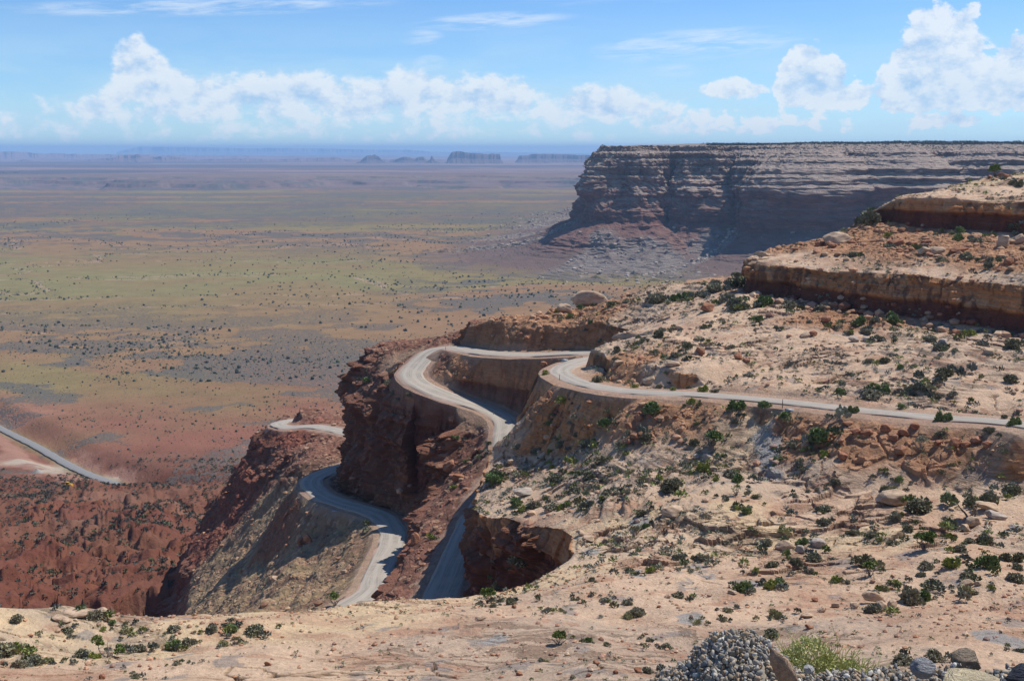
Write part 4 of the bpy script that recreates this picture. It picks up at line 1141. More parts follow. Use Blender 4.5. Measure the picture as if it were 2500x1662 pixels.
def leaves(n, lobes, size, r, up=.35):
    """small pointed leaf clumps filling several lobes"""
    V, F = [], []
    for k in range(n):
        lx, ly, lz, lr, lh = lobes[r.integers(len(lobes))]
        d = r.normal(size=3); d /= np.linalg.norm(d); d[2] = abs(d[2]) * 1.0 - .15
        rad = (.45 + .55 * r.random() ** .5)
        c = np.array([lx + d[0] * lr * rad, ly + d[1] * lr * rad, lz + d[2] * lh * rad])
        out = d * .7 + r.normal(size=3) * .5; out[2] += up; out /= np.linalg.norm(out)
        sd = np.cross(out, r.normal(size=3)); sd /= np.linalg.norm(sd) + 1e-9
        s = size * (.6 + .8 * r.random())
        i = len(V)
        V += [c - sd * s * .5, c + sd * s * .5, c + out * s * 1.3 + sd * s * .25, c + out * s * 1.2 - sd * s * .3]
        F.append((i, i + 1, i + 2, i + 3))
    return V, F

def tube(V, F, pts, rads, k=5):
    pts = np.array(pts, float); base = len(V)
    for i, p in enumerate(pts):
        t = pts[min(i + 1, len(pts) - 1)] - pts[max(i - 1, 0)]; t /= np.linalg.norm(t) + 1e-9
        a = np.cross(t, (0.3, .9, .1)); a /= np.linalg.norm(a) + 1e-9; b = np.cross(t, a)
        for j in range(k):
            an = 2 * math.pi * j / k; V.append(p + (a * math.cos(an) + b * math.sin(an)) * rads[i])
    for i in range(len(pts) - 1):
        for j in range(k):
            F.append((base + i * k + j, base + i * k + (j + 1) % k, base + (i + 1) * k + (j + 1) % k, base + (i + 1) * k + j))

def twisted(r, p0, dirv, L, r0, n=5, bend=.35):
    pts = [np.array(p0, float)]; d = np.array(dirv, float); d /= np.linalg.norm(d)
    for i in range(n):
        d = d + r.normal(size=3) * bend; d /= np.linalg.norm(d); pts.append(pts[-1] + d * L / n)
    return pts, [r0 * (1 - .8 * i / n) for i in range(n + 1)]

PROTO = {}
def shrub_mesh(kind, var, n=260):
    """a unit-wide shrub: leaves plus a few stems"""
    r = np.random.default_rng(1000 + hash_kind(kind) * 10 + var)
    nl = r.integers(5, 10); lobes = []
    hgt = {'s': .55, 'd': .6, 'g': .75, 'Y': .7, 'y': .55, 'J': .95}[kind]
    for i in range(nl):
        a = r.random() * 6.28; d = r.random() ** .6 * .30
        rr = .09 + .17 * r.random() ** 1.5
        lobes.append((math.cos(a) * d, math.sin(a) * d, hgt * (.06 + .26 * r.random()) * (1.2 - d), rr, hgt * (.30 + .2 * r.random())))
    lobes.append((.08 * r.normal(), .08 * r.normal(), .0, .34, hgt * .3))
    V, F = leaves(n, lobes, .056 if kind != 'y' else .045, r, .5 if kind in 'Yyg' else .3)
    nlf = len(F)
    for i in range(16):
        a = r.random() * 6.28
        p, rd = twisted(r, (0, 0, -.08), (math.cos(a) * 1.1, math.sin(a) * 1.1, .8), .45 * hgt + .28 * r.random() + .1, .011, 4, .5)
        tube(V, F, p, rd, 3)
    V = np.array(V)
    o = mesh_obj('shrub', V, np.array(F), [LEAF[kind], BARK], smooth=False, fmat=[0] * nlf + [1] * (len(F) - nlf), link=False)
    me = o.data; bpy.data.objects.remove(o)
    return me
def hash_kind(k): return 'sdgYyJ'.index(k)
def shrub_data(kind, var, big):
    key = (kind, var, big)
    if key not in PROTO: PROTO[key] = shrub_mesh(kind, var, 1300 if big else 650)
    return PROTO[key]

def R_(ox, oy, sc, lst): return [(ox + a[0] / sc, oy + a[1] / sc, a[2] / sc, *[b / sc if isinstance(b, (int, float)) and b else b for b in a[3:]]) for a in lst]
SHRUBS = R_(1100, 650, 2.851, [(1425,1020,130,'g'),(1990,1000,110,'g'),(1085,1110,95,'g'),(1700,1250,80,'d'),(1660,575,90,'d'),(1165,600,60,'d'),(1130,440,50,'d'),(1455,495,80,'d'),(1340,530,60,'d'),(1290,575,60,'y'),(1430,610,65,'d'),(1570,635,75,'s'),(1515,650,60,'s'),(1730,520,45,'y'),(1790,545,50,'y'),
 (1960,570,55,'d'),(2030,560,40,'y'),(2190,530,35,'d'),(1145,655,55,'s'),(1235,490,25,'d'),(1370,355,25,'d'),(1140,335,35,'d'),(1765,435,50,'s'),(1480,455,60,'s'),(1530,450,45,'s'),(1395,440,35,'s'),(1310,455,35,'y'),(1640,655,50,'s'),(1720,660,40,'d'),(1810,605,30,'d'),(2140,670,30,'d'),(2190,725,35,'d'),(2090,770,50,'s'),
 (1020,810,80,'d'),(1280,845,45,'Y'),(1180,835,35,'Y'),(1455,850,50,'d'),(1555,865,45,'Y'),(1765,875,70,'Y'),(1850,880,60,'d'),(785,945,80,'Y'),(645,835,40,'Y'),(660,755,50,'Y'),(785,815,35,'g'),(1120,935,40,'Y'),(1285,945,30,'Y'),(1275,980,35,'g'),(1680,960,70,'Y'),(1735,975,45,'d'),(2195,985,80,'g'),
 (870,1060,70,'s'),(850,1095,40,'Y'),(690,1105,60,'g'),(875,1185,60,'s'),(1365,1210,85,'d'),(1185,1245,80,'s'),(735,1205,60,'s'),(770,1260,90,'s'),(940,1260,120,'s'),(660,1230,60,'s'),(470,1270,110,'s'),(500,1290,60,'Y'),(590,1310,80,'s'),(690,1300,50,'Y'),(335,1400,60,'s'),(200,1340,65,'d'),(270,1240,45,'d'),(410,1330,40,'s'),
 (120,1370,45,'g'),(120,1290,40,'g'),(30,1200,50,'g'),(475,1470,70,'s'),(505,1425,55,'s'),(705,1410,50,'Y'),(785,1445,60,'d'),(615,1495,40,'g'),(740,1510,90,'d'),(915,1445,65,'s'),(970,1480,90,'d'),(1070,1485,50,'d'),(985,1400,60,'s'),(1060,1365,90,'d'),(1130,1320,40,'g'),(1040,1165,30,'d'),(1440,1440,40,'d'),(1690,1390,75,'s'),
 (1760,1420,90,'Y'),(1875,1340,60,'g'),(1940,1465,95,'s'),(1995,1500,90,'g'),(1850,1495,50,'Y'),(1670,1450,50,'g'),(1530,1565,130,'d'),(1450,1490,60,'Y'),(1240,1450,60,'y'),(310,1520,130,'g'),(1710,1110,60,'s'),(1845,1065,40,'g'),(1990,1090,70,'s'),(2280,1360,60,'g'),(1995,150,140,'d'),(1440,255,120,'s'),(1760,215,90,'s'),
 (1850,170,110,'s'),(1650,220,70,'g'),(1580,240,80,'g'),(1230,250,60,'s'),(1120,280,70,'d'),(1000,280,50,'d'),(900,300,50,'g'),(840,360,50,'g'),(740,325,45,'Y'),(720,370,35,'g'),(630,365,30,'Y'),(980,400,45,'g'),(1980,310,80,'d'),(2150,390,70,'g'),(2180,280,130,'g'),(2060,300,90,'d'),(1930,240,90,'s')])
SHRUBS += R_(1700, 350, 2.24, [(960,440,110,'d'),(900,435,60,'d'),(365,890,100,'s'),(350,980,60,'g'),(895,990,70,'g'),(985,980,60,'s'),(1090,985,90,'g'),(1500,1050,60,'Y'),(1040,1200,60,'d'),(940,1200,50,'s'),(195,1115,40,'d'),(1195,1225,45,'s'),(1125,1230,45,'g'),(1300,1080,70,'s'),(1350,1135,70,'s'),(1425,1145,50,'s'),(1365,1275,90,'d'),
 (1730,1310,80,'d'),(1270,1360,75,'d'),(1190,1370,95,'s'),(960,1400,110,'s'),(785,1375,60,'g'),(800,1320,50,'s'),(1020,1370,70,'g'),(1320,1400,80,'s'),(1410,1390,60,'s'),(1130,1455,55,'g'),(620,1400,35,'Y'),(780,1485,40,'g'),(860,1475,60,'g'),(1360,1520,75,'g'),(500,1505,70,'g'),(1690,1505,40,'d'),(1210,580,50,'g'),(1430,530,60,'g'),
 (1070,575,60,'s'),(1440,490,50,'g'),(1470,625,60,'s'),(1530,550,70,'s'),(1340,640,50,'s'),(1615,645,50,'s'),(1610,680,60,'s'),(1000,620,30,'d'),(870,620,60,'s'),(1050,510,40,'Y'),(1760,235,60,'d'),(1380,270,30,'y'),(1720,470,70,'d'),(1740,1130,100,'d'),(435,1015,40,'s'),(780,1010,50,'s'),(840,1045,50,'s'),(950,1045,80,'s'),
 (1010,1080,60,'s'),(620,985,40,'s'),(500,900,90,'s'),(690,920,80,'s'),(300,900,70,'s'),(215,880,70,'s'),(110,780,70,'s'),(20,830,60,'s')])
SHRUBS += R_(1150, 1050, 2.561, [(55,1090,45,'s'),(135,1105,60,'s'),(185,1075,60,'s'),(240,1090,70,'d'),(330,1065,40,'s'),(655,1065,50,'d'),(490,1130,60,'s'),(560,1135,50,'y'),(845,1350,55,'d'),(1030,1165,110,'s'),(980,1180,70,'y'),(975,1095,70,'s'),(840,1070,60,'s'),(1290,1050,70,'s'),(1260,1060,35,'d'),(1540,1030,30,'d'),(1310,815,90,'s'),
 (1440,830,120,'s'),(1370,885,45,'s'),(1120,895,65,'Y'),(975,885,45,'d'),(1020,905,50,'y'),(760,940,45,'d'),(680,905,40,'s'),(1700,1010,110,'g'),(1770,1010,50,'s'),(1780,895,50,'Y'),(1215,1370,70,'s'),(1125,1320,50,'s'),(1575,1195,55,'d'),(1610,1140,60,'s'),(1415,1215,60,'y'),(865,1295,35,'Y'),(730,1325,60,'g'),(640,1555,50,'s'),
 (435,1445,45,'s'),(1110,1520,70,'s'),(795,1560,35,'Y'),(1055,1275,35,'s'),(860,1205,35,'s'),(235,1185,40,'s'),(290,1170,30,'g'),(1035,625,50,'d'),(1090,610,55,'g'),(1065,540,70,'d'),(1020,520,40,'s'),(810,545,40,'g'),(1670,500,55,'Y'),(1720,530,70,'g'),(510,500,90,'s'),(555,500,50,'Y'),(400,490,90,'s'),(275,480,80,'g'),(320,510,60,'Y'),
 (610,475,50,'g'),(730,490,90,'s'),(860,410,70,'s'),(905,400,50,'s'),(820,440,45,'Y'),(650,390,70,'s'),(985,395,45,'s'),(420,310,40,'g'),(125,925,50,'g'),(230,860,80,'s'),(180,990,80,'y'),(1355,360,30,'d'),(1780,430,60,'d'),(1600,440,50,'d'),(1375,440,30,'d'),(770,715,40,'s'),(760,655,40,'s')])
SHRUBS += R_(1800, 950, 2.203, [(1160,755,90,'d'),(990,675,150,'d'),(850,710,90,'s'),(930,770,70,'d'),(1370,620,100,'d'),(1490,565,90,'d'),(800,550,60,'d'),(845,555,60,'y'),(1110,455,45,'d'),(880,500,50,'g'),(815,465,45,'d'),(460,280,130,'g'),(475,365,60,'Y'),(240,410,90,'g'),(240,330,40,'s'),(320,320,80,'s'),(405,320,40,'s'),(270,170,65,'g'),
 (350,430,50,'d'),(540,510,60,'s'),(375,385,25,'d'),(460,665,85,'s'),(470,735,80,'s'),(255,780,90,'y'),(155,840,80,'s'),(350,835,60,'g'),(625,790,70,'s'),(735,800,60,'s'),(835,840,65,'s'),(310,580,50,'s'),(385,555,35,'s'),(110,590,80,'s'),(20,500,60,'s'),(30,670,60,'g'),(190,960,65,'d'),(320,950,70,'d'),(415,930,90,'d'),(270,895,50,'g'),
 (250,955,30,'g'),(235,1065,75,'g'),(180,1075,70,'Y'),(30,1090,60,'s'),(385,995,60,'s'),(540,1040,60,'Y'),(700,960,110,'d'),(865,1055,55,'Y'),(795,1085,70,'y'),(580,1045,50,'s'),(1015,970,80,'s'),(1000,1010,60,'s'),(1070,1070,110,'d'),(1165,960,90,'Y'),(1200,880,80,'s'),(1340,840,90,'d'),(1260,830,60,'s'),(1155,810,60,'Y'),(1350,960,110,'g'),
 (1490,930,100,'d'),(1520,970,60,'d'),(1280,1100,60,'s'),(1370,1080,40,'Y'),(1500,1040,90,'s'),(720,1100,45,'s'),(960,1160,150,'s'),(1010,1130,80,'g'),(740,1200,90,'s'),(215,1230,80,'y'),(185,1340,100,'d'),(1525,1415,50,'d'),(890,1480,110,'s'),(1080,1470,110,'s'),(1450,340,55,'d'),(1495,200,70,'g'),(1250,1025,80,'s'),(1110,250,60,'s'),
 (1370,235,70,'s'),(545,150,40,'Y'),(630,140,50,'Y')])
SHRUBS += R_(0, 950, 2.203, [(75,1250,80,'s'),(25,1430,130,'s'),(60,1425,90,'Y'),(355,1305,65,'d'),(490,1235,90,'s'),(605,1270,45,'g'),(550,1300,40,'Y'),(670,1310,70,'y'),(920,1310,75,'s'),(1130,1305,80,'s'),(1250,1300,80,'g'),(1370,1315,110,'d'),(640,1395,50,'g'),(740,1410,90,'s'),(450,1445,90,'s'),(500,1450,60,'Y'),(935,1405,80,'g'),
 (1020,1375,80,'s'),(1200,1380,60,'y'),(165,1485,100,'d'),(90,1500,80,'s'),(255,1475,60,'y'),(950,1485,45,'s'),(730,1555,55,'s'),(705,1530,35,'s'),(1275,1345,40,'y')])
SHRUBS += R_(600, 780, 2.177, [(755,345,50,'s'),(650,330,50,'g'),(880,410,45,'d'),(790,400,50,'s'),(640,1130,60,'s'),(985,1165,50,'Y'),(1240,735,45,'d'),(1180,700,30,'g'),(1300,655,40,'g'),(1340,780,45,'s'),(1105,900,40,'Y'),(1175,500,25,'Y')])

# places people can find in the picture, used to tell like things apart
MARKS = [(1445, 730, 'the big balanced boulder'), (1725, 745, 'the tilted red slab on the bench'), (1420, 880, 'the inside of the upper road bend'), (1290, 800, 'the top of the tall road cut'), (1520, 930, 'the upper road where it leaves the bend'),
 (1720, 950, 'the middle of the upper road'), (2000, 985, 'the roadside post'), (2280, 1020, 'the right end of the upper road'), (1560, 1020, 'the rubble bank below the upper road'), (1870, 1110, 'the grey gravel wash'),
 (1330, 990, 'the bank between both road levels'), (1745, 1065, 'the bright green bush'), (1330, 1110, 'the left edge of the slickrock basin'), (1550, 1130, 'the layered ledges in the basin'), (1270, 1230, 'the rim above the alcove'), (1250, 1360, 'the floor of the alcove'),
 (1450, 1250, 'the slickrock behind the alcove'), (1640, 1190, 'the small ledge tree'), (1700, 1370, 'the pale drainage in the slickrock'), (1860, 1200, 'the dark ledge left of the basin trees'), (2050, 1180, 'the bare dome in the basin'), (2250, 1250, 'the round juniper in the basin'), (2370, 1180, 'the thin dark tree in the basin'),
 (2450, 1330, 'the right edge of the basin'), (1980, 1330, 'the ledges left of the round juniper'), (2130, 1380, 'the small juniper among the slabs'), (2200, 1470, 'the long row of tan blocks'), (1500, 1500, 'the middle of the near slickrock'), (1370, 1560, 'the dark twin bush'), (1190, 1460, 'the rounded juniper bush on the rim'),
 (1900, 1500, 'the gravel heap'), (2250, 1620, 'the right end of the gravel heap'), (250, 1580, 'the twisted half-dead juniper'), (60, 1560, 'the left edge of the near slickrock'), (450, 1560, 'the left part of the near slickrock'), (620, 1540, 'the rim below the lower road'), (950, 1560, 'the plain slickrock under the two road legs'),
 (1880, 720, 'the left end of the long ledge'), (2130, 790, 'the foot of the long ledge'), (2400, 830, 'the right end of the long ledge'), (2420, 430, 'the skyline juniper'), (2130, 550, 'the left end of the upper ledge'), (2320, 620, 'the terrace under the upper ledge'), (1950, 640, 'the top of the long ledge'), (2430, 660, 'the terrace at the right edge'),
 (1620, 700, 'the far skyline of the bench'), (1780, 690, 'the bushy skyline beside the ledge'), (1600, 830, 'the bench above the upper road'), (1850, 850, 'the lone dark bush in mid bench'), (2150, 900, 'the bench right of the lone bush'), (2350, 960, 'the slope above the road end'), (1020, 920, 'the slope beside the loop'), (960, 860, 'the head of the promontory'),
 (1140, 1100, 'the bank beside the straight road leg'), (1060, 1290, 'the crest between the road legs'), (880, 1310, 'the lower road edge'), (700, 1350, 'the talus slope'), (1180, 900, 'the inner wall of the loop'), (820, 1500, 'the rim under the lower road')]
SZ = [(9, 'tiny'), (15, 'small'), (24, 'mid-sized'), (36, 'large'), (999, 'very large')]
ORD = ['first', 'second', 'third', 'fourth', 'fifth', 'sixth', 'seventh', 'eighth', 'ninth', 'tenth']
NUM = ['zero', 'one', 'two', 'three', 'four', 'five', 'six', 'seven', 'eight', 'nine', 'ten']
def assign_labels(items, noun):
    """items: (object, u, v, size, look); a label that names the look, the nearest landmark and the rank among equals"""
    groups = {}
    for it in items:
        o, u, v, w, look = it
        mk = min(MARKS, key=lambda m: (m[0] - u) ** 2 + (m[1] - v) ** 2)[2]
        sz = next(n for lim, n in SZ if w < lim)
        groups.setdefault((sz, look, mk), []).append(it)
    for (sz, look, mk), L in groups.items():
        L.sort(key=lambda it: it[1])
        for i, it in enumerate(L):
            if len(L) == 1: s = f'{sz} {look} {noun} nearest {mk}'
            elif len(L) == 2: s = f'{"left" if i == 0 else "right"} one of two {sz} {look} {noun}s nearest {mk}'
            else: s = f'{ORD[min(i, 9)]} from the left of {sz} {look} {noun}s nearest {mk}'
            if len(s.split()) > 16: s = s.replace('the ', '')
            if len(s.split()) > 16: s = s.replace(' nearest ', ' at ').replace('from left of', 'of')
            it[0]['label'] = ' '.join(s.split()[:16])
LOOK = {'s': 'grey', 'd': 'dark', 'g': 'green', 'Y': 'yellow-green', 'y': 'straw-coloured', 'J': 'deep green'}

def place_px(u, v, bv=None):
    for dv in range(0, 60, 3):                     # on the skyline step down until the ground is met
        h = ray(bv or NB, u, v + dv)
        if h is not None and h.y < 330: return h
    return ray(bv or NB, u, v)
def drop(x, y):
    h = NB.ray_cast(Vector((x, y, 60)), Vector((0, 0, -1)), 500)
    return h[0]
items = []; seen = []
SHR = []
for (u, v, w, k) in SHRUBS:
    if any(abs(u - a) < 13 and abs(v - b) < 11 for a, b in seen) or u > 2520: continue
    seen.append((u, v))
    SHR.append((u, v, w, k))
SHR.sort(key=lambda a: -a[2])
small_extra = SHR[300:]
for i, (u, v, w, k) in enumerate(SHR[:300]):
    h = place_px(u, v)
    if h is None: 
        continue
    s = w * h.y * 1.02 / FPX * 1.42
    me = shrub_data(k, i % 4, w > 26)
    o = bpy.data.objects.new('shrub', me); col.objects.link(o)
    o.location = (h.x, h.y + s * .2, h.z - .02 - s * .03); o.rotation_euler = (0, 0, rng.random() * 6.28)
    o.scale = (s * (.92 + .2 * rng.random()), s * (.9 + .2 * rng.random()), s * (.8 + .3 * rng.random()))
    o['category'] = 'shrub'; o['group'] = 'shrubs growing on the rock and road banks'
    items.append((o, u, v, w, LOOK[k]))
assign_labels(items, 'shrub')
SHRUB_ITEMS = items
print('shrubs', len(items))

# --- trees with trunk and crown
def tree(name, label, u, v, wpx, hpx, seed, kind='J', dead=0.0, lean=0.0, n=1500, cat='tree', crowns=None):
    h = place_px(u, v)
    if h is None: print('no ground for', label); return
    k = h.y * 1.02 / FPX; W, H = wpx * k, hpx * k
    r = np.random.default_rng(seed)
    root = empty(name, h); tag(root, label, cat)
    V, F = [], []
    tips = []
    for i in range(5 if H > 1.5 else 4):
        a = r.random() * 6.28
        p, rd = twisted(r, (0, 0, -.1), (math.cos(a) * .55 + lean, math.sin(a) * .55, 1.0), H * (.55 + .3 * r.random()), .045 * H, 6, .25)
        tube(V, F, p, rd, 6); tips.append(p[-1])
        for j in range(4):
            q, rq = twisted(r, p[2 + j % 4], (r.normal() * 1.0, r.normal() * 1.0, .5), H * .32, .016 * H, 4, .45); tube(V, F, q, rq, 4); tips.append(q[-1])
            if dead:
                for _ in range(2):
                    q2, r2 = twisted(r, q[2], (r.normal(), r.normal(), .5), H * .2, .007 * H, 3, .4); tube(V, F, q2, r2, 3)
    mesh_obj('trunk', np.array(V), np.array(F), BARK, parent=root)
    lobes = []
    if crowns is not None: lobes = [(cx * W, cy * W, cz * H, cr * W, ch * H) for cx, cy, cz, cr, ch in crowns]
    else:
        for i in range(9):
            a = r.random() * 6.28; d = r.random() ** .5 * .33
            lobes.append((math.cos(a) * d * W, math.sin(a) * d * W, H * (.42 + .42 * r.random() * (1 - d)), W * (.14 + .09 * r.random()), H * (.13 + .1 * r.random())))
    V, F = leaves(n, lobes, .055 * max(W, H * .8), r, .2)
    mesh_obj('crown', np.array(V), np.array(F), LEAF[kind], parent=root, smooth=False)
    return root
tree('juniper_tree', 'round-topped juniper standing on the skyline above the upper ledge', 2428, 430, 32, 32, 1, 'J')
tree('juniper_tree', 'bushy bright juniper in the middle right of the slickrock basin', 2258, 1343, 62, 55, 2, 'J', n=2200)
tree('juniper_tree', 'thin dark open-crowned tree on the ledge in the basin at right', 2366, 1264, 48, 70, 3, 'd', n=1300)
tree('juniper_tree', 'rounded green juniper bush on the rim above the shaded alcove', 1190, 1472, 44, 42, 4, 'J', n=1700)
tree('juniper_tree', 'compact dark green twin bush alone in the middle of the near slickrock', 1364, 1572, 40, 40, 5, 'J', n=1900)
tree('juniper_tree', 'low dark juniper with spreading limbs on the ledge in mid basin', 1642, 1198, 50, 36, 6, 'd', n=1300)
tree('small_tree', 'small tree with a see-through crown on the long ledge crack', 1798, 1208, 32, 32, 7, 'g', n=260)
tree('small_tree', 'bare-limbed grey-green tree beside the red rubble at right', 2250, 1098, 42, 42, 8, 's', dead=1, n=420)
tree('juniper_tree', 'small juniper growing from dark bushes left of the tan blocks', 2123, 1405, 42, 45, 9, 'J', n=1300)
tree('feathery_bush', 'tall bright green bush with upright sprays below the upper road', 1738, 1092, 58, 50, 10, 'g', n=1300, cat='bush')
tree('feathery_bush', 'tall feathery green bush at the rim beside the straight road leg', 1205, 1186, 44, 34, 11, 'g', n=1000, cat='bush')
tree('juniper_tree', 'wide dark juniper at the tip of the bench beside the long ledge', 1800, 697, 44, 34, 12, 'd', n=1400)
tree('grey_tree', 'big pale grey bush standing in the shade of the alcove', 1278, 1402, 72, 62, 13, 's', n=2400, cat='bush')
tree('juniper_tree', 'tall pointed dark juniper at the edge below the lower road', 818, 1480, 30, 44, 14, 'J', n=1100)
tree('twisted_juniper', 'half-dead juniper with bare twisted limbs and one green clump, bottom left', 262, 1602, 60, 56, 15, 'J', dead=1, lean=-.1, n=700, crowns=[(-.42, 0, .78, .22, .26), (-.30, .05, .6, .14, .16), (.55, 0, .25, .2, .15)])
tree('dead_snag', 'bare grey dead snag leaning on the slickrock above the alcove', 1330, 1175, 16, 26, 16, 'd', dead=1, n=1, cat='dead tree')

# --- stones
def icosphere(sub):
    bm = __import__('bmesh').new(); __import__('bmesh').ops.create_icosphere(bm, subdivisions=sub, radius=1.0)
    V = np.array([v.co[:] for v in bm.verts]); F = np.array([[v.index for v in f.verts] for f in bm.faces]); bm.free()
    return V, F
def stone_shape(V, seed, cuts=15, rough=.045):
    r = np.random.default_rng(seed); V = V.copy()
    for i in range(cuts):                           # flat broken faces
        n = r.normal(size=3); n /= np.linalg.norm(n); d = .48 + .36 * r.random()
        over = np.maximum(V @ n - d, 0); V -= over[:, None] * n * .92
    V *= 1 + (fbm(V * 2.2 + seed, 3, seed)[:, None]) * rough * 3 + fbm(V * 7 + seed, 2, seed)[:, None] * rough
    return V
I1 = icosphere(1); I3 = icosphere(4)
def stone_material(name, c, c2):
    m = bpy.data.materials.new(name); m.use_nodes = True
    t = NT(m.node_tree); b = t.n['Principled BSDF']
    oi = t.node('ShaderNodeObjectInfo')
    geo = t.vadd(t.node('ShaderNodeTexCoord').outputs['Object'], t.vscale(t.xyz(oi.outputs['Random'], oi.outputs['Random'], 0), (9, 9, 9)))
    k = t.noise(geo, 1.6, 7, .65); l = t.noise(t.vscale(geo, (1, 1, 7)), 1.2, 5, .6)
    cc = t.mix(t.ramp(t.math('ADD', t.math('MULTIPLY', k, .6), t.math('MULTIPLY', l, .4)), .38, .62), c, c2)
    cc = t.mix(t.math('MULTIPLY', t.ramp(t.noise(geo, 5, 4, .7), .55, .7), .5), cc, (.10, .07, .055))
    t.put(b.inputs['Base Color'], cc); b.inputs['Roughness'].default_value = .9; b.inputs['Specular IOR Level'].default_value = .12
    bn = t.node('ShaderNodeBump'); bn.inputs['Strength'].default_value = .8; bn.inputs['Distance'].default_value = .12
    t.put(bn.inputs['Height'], t.math('ADD', k, t.math('MULTIPLY', l, .8))); t.l.new(bn.outputs[0], b.inputs['Normal'])
    return m
STONE = {'t': stone_material('tan_stone', (.36, .25, .17), (.57, .42, .29)), 'r': stone_material('red_stone', (.23, .095, .055), (.42, .21, .125)), 'k': stone_material('grey_stone', (.30, .25, .21), (.50, .42, .35))}
SM = {}
def stone_mesh(c, i):
    if (c, i) not in SM:
        o = mesh_obj('boulder', stone_shape(I3[0], 50 + i), I3[1], STONE[c], link=False); SM[(c, i)] = o.data; bpy.data.objects.remove(o)
    return SM[(c, i)]
ROCKS = R_(1100, 650, 2.851, [(985,270,270,105,'t','big pale balanced boulder with a rounded top on the far edge of the bench'),(790,325,120,60,'t','pale sloping boulder leaning just left of the balanced boulder'),(1790,318,135,70,'r','tilted red slab lying on the bench below the ledge prow'),(1740,615,55,60,'r','upright red block alone on the bench above the upper road'),
 (2005,650,70,50,'r',0),(2055,668,60,35,'r',0),(1590,440,60,30,'t',0),(1790,395,30,18,'t',0),(1910,395,45,35,'t',0),(1830,445,35,20,'t',0),(1385,822,110,62,'t','large rounded boulder in the rough bank beside the upper road'),(1165,695,90,45,'t',0),(1560,700,130,50,'t',0),(1315,1078,80,50,'r',0),(1510,1072,45,35,'r',0),(1250,1242,65,40,'r',0),(1570,1197,70,35,'r',0),
 (1785,1342,60,45,'k',0),(1715,1342,60,40,'k',0),(1650,1352,50,35,'t',0),(1830,1422,80,30,'t',0),(1990,1417,90,30,'t',0),(1240,1132,60,40,'r',0),(1385,1062,50,40,'r',0),(1440,1075,50,35,'r',0),(1565,1060,45,30,'r',0),(770,1050,55,45,'r',0),(690,905,50,40,'r',0),(820,1035,45,30,'r',0)])
ROCKS += R_(1800, 950, 2.203, [(1175,322,72,58,'r','round red boulder at the right end of the rubble below the road'),(1300,292,95,42,'r','flat-topped red boulder just right of the round red one'),(570,377,62,48,'r','single red block on pale slickrock below the rubble bank'),(475,287,60,38,'r',0),(310,282,65,30,'r',0),(860,625,200,80,'t','long smooth tan slab with a shaded foot in mid basin'),(1240,1062,80,35,'t',0),(1300,1055,50,22,'t',0),
 (535,1175,70,30,'t',0),(455,1200,45,28,'t',0),(375,1232,85,26,'t','thin flat slab at the left end of the tan block row'),(640,1178,58,42,'t',0),(780,1192,72,52,'t',0),(745,1150,130,55,'t','longest tan block in the row left of the small juniper'),(840,1182,65,45,'t',0),(960,1110,180,45,'t',0),(390,1287,50,22,'r',0),(420,1142,45,22,'r',0),(765,1227,35,15,'t',0),(960,215,60,38,'r',0),(700,250,70,35,'r',0),(800,230,65,40,'r',0),(850,280,80,40,'r',0),(640,240,55,35,'r',0),(1080,300,50,30,'r',0),(1240,310,60,35,'r',0),(1350,310,60,30,'r',0),(900,250,60,35,'r',0)
 ,(1270,745,90,55,'t',0),(1230,765,60,45,'t',0),(1400,700,120,45,'k',0),(1370,660,170,45,'t',0),(1500,760,100,40,'k',0),(440,850,100,50,'k',0),(260,870,110,50,'t',0),(340,880,60,40,'k',0)])
ROCKS += R_(1700, 350, 2.24, [(1690,568,92,78,'t','tall leaning tan boulder on the terrace under the upper ledge'),(1765,548,80,55,'t',0),(1250,607,80,45,'t',0),(1335,602,100,45,'t',0),(775,548,160,62,'t','broad reddish-tan boulder on the slope left of the upper ledge'),(360,618,82,26,'t','flat tan cap stone on the prow of the long ledge'),(1715,668,65,40,'r',0),(1608,186,38,22,'r',0),(1690,186,72,26,'r',0),(870,1087,70,35,'k',0),(945,1087,92,36,'k',0),
 (640,1055,52,32,'r',0),(600,1062,60,25,'t',0),(1355,1112,60,42,'k',0),(1610,1162,92,36,'t',0),(1100,555,90,35,'r',0),(1180,560,70,30,'r',0),(1460,595,110,35,'r',0),(680,565,60,30,'r',0),(1580,1110,70,35,'t',0),(1420,1050,60,30,'r',0),(1330,1330,80,35,'t',0)])
ROCKS += R_(1150, 1050, 2.561, [(785,1468,48,34,'r',0),(1045,1518,62,38,'r',0),(300,1532,52,32,'r',0),(905,1522,36,26,'r',0),(735,1542,36,22,'r',0),(270,1112,36,20,'r',0),(110,1222,22,14,'r',0),(330,1342,45,15,'t',0),(1175,1107,35,15,'r',0),(1535,1127,20,18,'r',0),(1270,540,190,55,'t','wide ochre block with a dark underside at the head of the pale drainage'),(1480,555,90,35,'t',0),(1700,450,30,20,'t',0),
 (730,700,120,40,'t',0),(700,660,90,30,'t',0),(330,420,160,55,'k',0),(470,430,70,45,'t',0),(250,210,60,30,'t',0),(1230,1050,50,20,'t',0),(1640,1025,70,20,'t',0),(1690,855,50,20,'t',0),(430,760,30,25,'t',0),(270,900,80,45,'r',0),(70,1190,90,30,'t',0)])
ROCKS += R_(0, 950, 2.203, [(545,1558,42,26,'r',0),(1440,1487,42,22,'r',0),(35,1432,42,24,'r',0),(345,1357,22,12,'r',0),(750,1492,26,15,'r',0),(805,1507,22,14,'r',0),(380,1225,190,35,'t','stack of thin tan layers on the left part of the near slickrock'),(320,1255,140,25,'t',0),(540,1215,90,35,'t',0),(10,1480,30,20,'r',0)])
